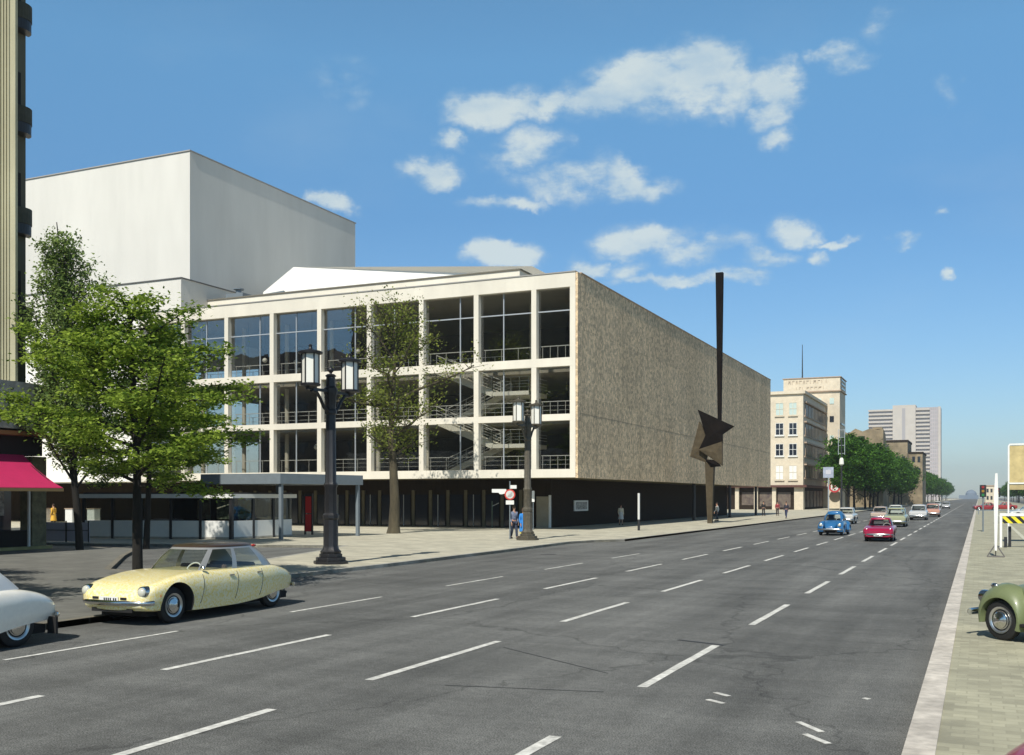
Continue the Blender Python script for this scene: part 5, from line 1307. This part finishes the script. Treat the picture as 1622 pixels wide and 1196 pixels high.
# ------------------------------------------------------------------ people
def skin_mesh(name, verts, edges, radii, m, parent, root=0, lv=1):
    me = bpy.data.meshes.new(name); me.from_pydata(verts, edges, []); me.materials.append(m)
    o = bpy.data.objects.new(name, me); C.objects.link(o); o.parent = parent
    md = o.modifiers.new('s', 'SKIN'); 
    for i, rd in enumerate(radii):
        sv = me.skin_vertices[0].data[i]; sv.radius = rd if hasattr(rd, '__len__') else (rd, rd); sv.use_root = i == root
    md.use_smooth_shade = True
    sb = o.modifiers.new('u', 'SUBSURF'); sb.levels = lv; sb.render_levels = lv
    bpy.context.view_layer.update(); apply_mods(o)
    return o
skin_m = mat('skin', (.48, .27, .18), .6); hair_m = mat('brown hair', (.04, .022, .012), .8); shoe_m = mat('dark shoes', (.02, .015, .012), .5)
def person(loc, rz, label, H=1.74, top=(.1, .1, .1), bottom=(.05, .05, .06), skirt=False, coat=False, stride=.18, hair=hair_m, arm=.12, bag=False, topm=None):
    r = empty('person', loc, rz, label, 'person'); s = H/1.74
    V = lambda x, y, z: (x*s, y*s, z*s)
    st = stride
    J = dict(pel=V(0, 0, .93), sp=V(0, .01, 1.12), ch=V(0, .0, 1.32), nk=V(0, .0, 1.47), nk2=V(0, .02, 1.54), hd=V(0, .035, 1.62), hd2=V(0, .025, 1.68),
             hl=V(-.09, 0, .88), kl=V(-.095, st*.55+.03, .49), al=V(-.095, st, .09), tl_=V(-.10, st+.15, .03),
             hr=V(.09, 0, .88), kr=V(.095, -st*.3+.04, .49), ar=V(.095, -st, .11), tr_=V(.10, -st+.14, .03),
             sl=V(-.185, 0, 1.40), el=V(-.23, -arm*.4-.02, 1.12), wl=V(-.235, -arm*.2+.08, .88), 
             sr=V(.185, 0, 1.40), er=V(.23, arm*.4-.03, 1.12), wr=V(.235, arm+.05, .88))
    names = list(J); vs = [J[k] for k in names]; ix = {k: i for i, k in enumerate(names)}
    E_ = [('pel', 'sp'), ('sp', 'ch'), ('ch', 'nk'), ('nk', 'nk2'), ('nk2', 'hd'), ('hd', 'hd2'), ('pel', 'hl'), ('hl', 'kl'), ('kl', 'al'), ('al', 'tl_'), ('pel', 'hr'), ('hr', 'kr'), ('kr', 'ar'), ('ar', 'tr_'), ('ch', 'sl'), ('sl', 'el'), ('el', 'wl'), ('ch', 'sr'), ('sr', 'er'), ('er', 'wr')]
    rad = dict(pel=(.14, .10), sp=(.125, .09), ch=(.15, .105), nk=(.055, .055), nk2=(.052, .055), hd=(.075, .09), hd2=(.072, .088), hl=.085, kl=.055, al=.038, tl_=.032, hr=.085, kr=.055, ar=.038, tr_=.032, sl=.055, el=.04, wl=.027, sr=.055, er=.04, wr=.027)
    edges = [(ix[a], ix[b]) for a, b in E_]; radii = [rad[k] if hasattr(rad[k], '__len__') else rad[k] for k in names]
    for sd, w_ in ((-1, 'wl'), (1, 'wr')):   # palm, four curled fingers of unequal length, thumb
        wx, wy, wz = J[w_]; b0 = len(vs); vs.append((wx, wy+.01*s, wz-.07*s)); radii.append((.016, .036)); edges.append((ix[w_], b0))
        for q, ln in enumerate((.062, .072, .066, .05)):
            a0 = len(vs); yy = wy+(.035-.02*q)*s
            vs += [(wx, yy, wz-.105*s), (wx-sd*.012*s, yy+.004, wz-(.105+ln)*s)]; radii += [.0085, .007]; edges += [(b0, a0), (a0, a0+1)]
        a0 = len(vs); vs += [(wx-sd*.01, wy+.05*s, wz-.06*s), (wx-sd*.015, wy+.065*s, wz-.10*s)]; radii += [.010, .008]; edges += [(b0, a0), (a0, a0+1)]
    radii = [(a*s, a*s) if not hasattr(a, '__len__') else (a[0]*s, a[1]*s) for a in radii]
    body = skin_mesh('body', vs, edges, radii, skin_m, r)
    # face: nose, brow, lips and ears joined to the body surface
    hd = Vector(J['hd2'])+Vector((0, 0, -.02*s)); f_ = MB()
    f_.sphere(hd+Vector((0, .088*s, -.02*s)), .016*s, 8, 6, (.8, 1.3, 1.5)); f_.sphere(hd+Vector((0, .078*s, -.058*s)), .018*s, 8, 5, (1.4, .5, .45))
    for q in (-1, 1): f_.sphere(hd+Vector((q*.076*s, 0, -.01*s)), .02*s, 8, 6, (.5, 1, 1.5))
    fo = f_.build('face', skin_m, body, smooth=60)
    e_ = MB()
    for q in (-1, 1): e_.sphere(hd+Vector((q*.03*s, .079*s, .008*s)), .010*s, 8, 6)
    e_.build('eyes', M['ink'], body)
    hm_ = MB(); hm_.sphere(hd+Vector((0, -.015*s, .03*s)), .098*s, 14, 10, (.88, 1.0, 1.0))
    if skirt: hm_.sphere(hd+Vector((0, -.045*s, -.03*s)), .085*s, 12, 8, (1, .8, 1.1))
    hm_.build('hair', hair, r, smooth=60)
    tm = topm or mat('jacket', top, .85, .12, 9); bm_ = mat('trousers', bottom, .85, .1, 9)
    tn = ['pel', 'sp', 'ch', 'nk', 'sl', 'el', 'wl', 'sr', 'er', 'wr']; ti = {k: i for i, k in enumerate(tn)}
    trad = dict(pel=(.165, .125), sp=(.15, .11), ch=(.178, .125), nk=(.07, .07), sl=(.075, .075), el=(.058, .058), wl=(.042, .042), sr=(.075, .075), er=(.058, .058), wr=(.042, .042))
    skin_mesh('coat' if coat else 'jacket', [J[k] for k in tn], [(ti[a], ti[b]) for a, b in E_ if a in ti and b in ti], [(trad[k][0]*s, trad[k][1]*s) for k in tn], tm, r)
    if coat or skirt:
        c_ = MB(); n = 18; z1 = .45 if coat else .5
        rs = []
        for z, a, b_ in ((1.12, .155, .12), (.95, .185, .15), (.8, .205, .17), (z1+.15, .225, .20), (z1, .24, .215)):
            rs.append([(a*s*math.cos(t)*(1+.03*math.sin(5*t)), b_*s*math.sin(t)*(1+.03*math.sin(5*t)), z*s) for t in [2*PI*i/n for i in range(n)]])
        c_.rings(rs); c_.build('coat_tail' if coat else 'skirt', tm if coat else bm_, r, smooth=50)
        if coat and skirt:
            c_ = MB(); c_.rings([[(a*s*math.cos(t), b_*s*math.sin(t), z*s) for t in [2*PI*i/n for i in range(n)]] for z, a, b_ in ((.5, .2, .17), (.30, .21, .18))]); c_.build('skirt', bm_, r, smooth=50)
    if not skirt:
        ln = ['pel', 'hl', 'kl', 'al', 'hr', 'kr', 'ar']; li = {k: i for i, k in enumerate(ln)}
        lrad = dict(pel=(.15, .11), hl=(.10, .10), kl=(.075, .08), al=(.06, .07), hr=(.10, .10), kr=(.075, .08), ar=(.06, .07))
        skin_mesh('trousers', [J[k] for k in ln], [(li[a], li[b]) for a, b in E_ if a in li and b in li], [(lrad[k][0]*s, lrad[k][1]*s) for k in ln], bm_, r)
    for a, t_ in (('al', 'tl_'), ('ar', 'tr_')):
        A = Vector(J[a]); T = Vector(J[t_]); sh = MB(); sh.sphere((A+T)/2+Vector((0, -.01, -.005)), .12*s, 12, 8, (.42, 1.15, .42)); sh.build('shoe', shoe_m, r, smooth=60)
    if bag:
        MB().box(.22*s, .30*s, -.02, .30*s, .55*s, .76*s).build('handbag', shoe_m, r, bevel=.02)
    return r
chk = mat('grey check cloth', (.16, .19, .27), .85, .5, 16)
person((-23.1, 51.2, .12), PI/2+2.5, 'man in grey blue checked jacket and dark trousers strolling beside the second lamp', 1.78, topm=chk, bottom=(.03, .04, .07), stride=.16, hair=mat('fair brown hair', (.12, .07, .03), .8))
person((-22.45, 51.0, .12), PI/2+2.4, 'woman in bright blue coat and yellow skirt walking close to the second lamp', 1.66, top=(.03, .22, .60), bottom=(.70, .62, .18), skirt=True, coat=True, stride=.12, hair=mat('auburn hair', (.09, .02, .015), .8))
person((-26.6, 80.2, .12), PI+.6, 'person in light top and pale skirt standing in the shade of the overhang', 1.66, top=(.62, .56, .42), bottom=(.55, .55, .52), skirt=True, stride=.1)
person((-18.75, 112.5, .12), PI-.3, 'man in dark suit walking on the pavement left of the blue car', 1.78, top=(.03, .03, .045), bottom=(.03, .04, .09), stride=.22)
person((-65.9, 58.5, .12), PI/2, 'person in yellow coat beside the white block posts near the opera doors', 1.72, top=(.75, .42, .05), bottom=(.1, .08, .06), coat=True, stride=.1)
person((-22.6, 97, .12), 2.2, 'person in white shirt half hidden behind the sculpture post', 1.72, top=(.70, .70, .66), bottom=(.06, .06, .07), stride=.15)
person((-22.4, 128, .12), PI+.2, 'person in dark red jacket at the far end of the overhang', 1.72, top=(.25, .03, .04), bottom=(.03, .02, .02), stride=.15)
person((-23.9, 127, .12), PI+.5, 'person in black clothes beside the one in dark red near the far overhang end', 1.74, top=(.02, .02, .02), bottom=(.02, .02, .02), stride=.12)
# ------------------------------------------------------------------ air
hz = MB().box(-1510, 1510, -310, 3410, -1.1, 92).build('haze', None or M['under'])
hm_ = bpy.data.materials.new('haze'); N_, L_ = nt(hm_); N_.remove(N_['Principled BSDF'])
pv_ = N_.new('ShaderNodeVolumePrincipled'); pv_.inputs['Color'].default_value = (.86, .93, 1, 1); pv_.inputs['Density'].default_value = .00022; pv_.inputs['Anisotropy'].default_value = .2
L_.new(pv_.outputs[0], N_['Material Output'].inputs['Volume'])
hz.data.materials.clear(); hz.data.materials.append(hm_); hz['kind'] = 'stuff'
# collect unused data
for me in list(bpy.data.meshes):
    if me.users == 0: bpy.data.meshes.remove(me)
sc.cycles.use_denoising = True
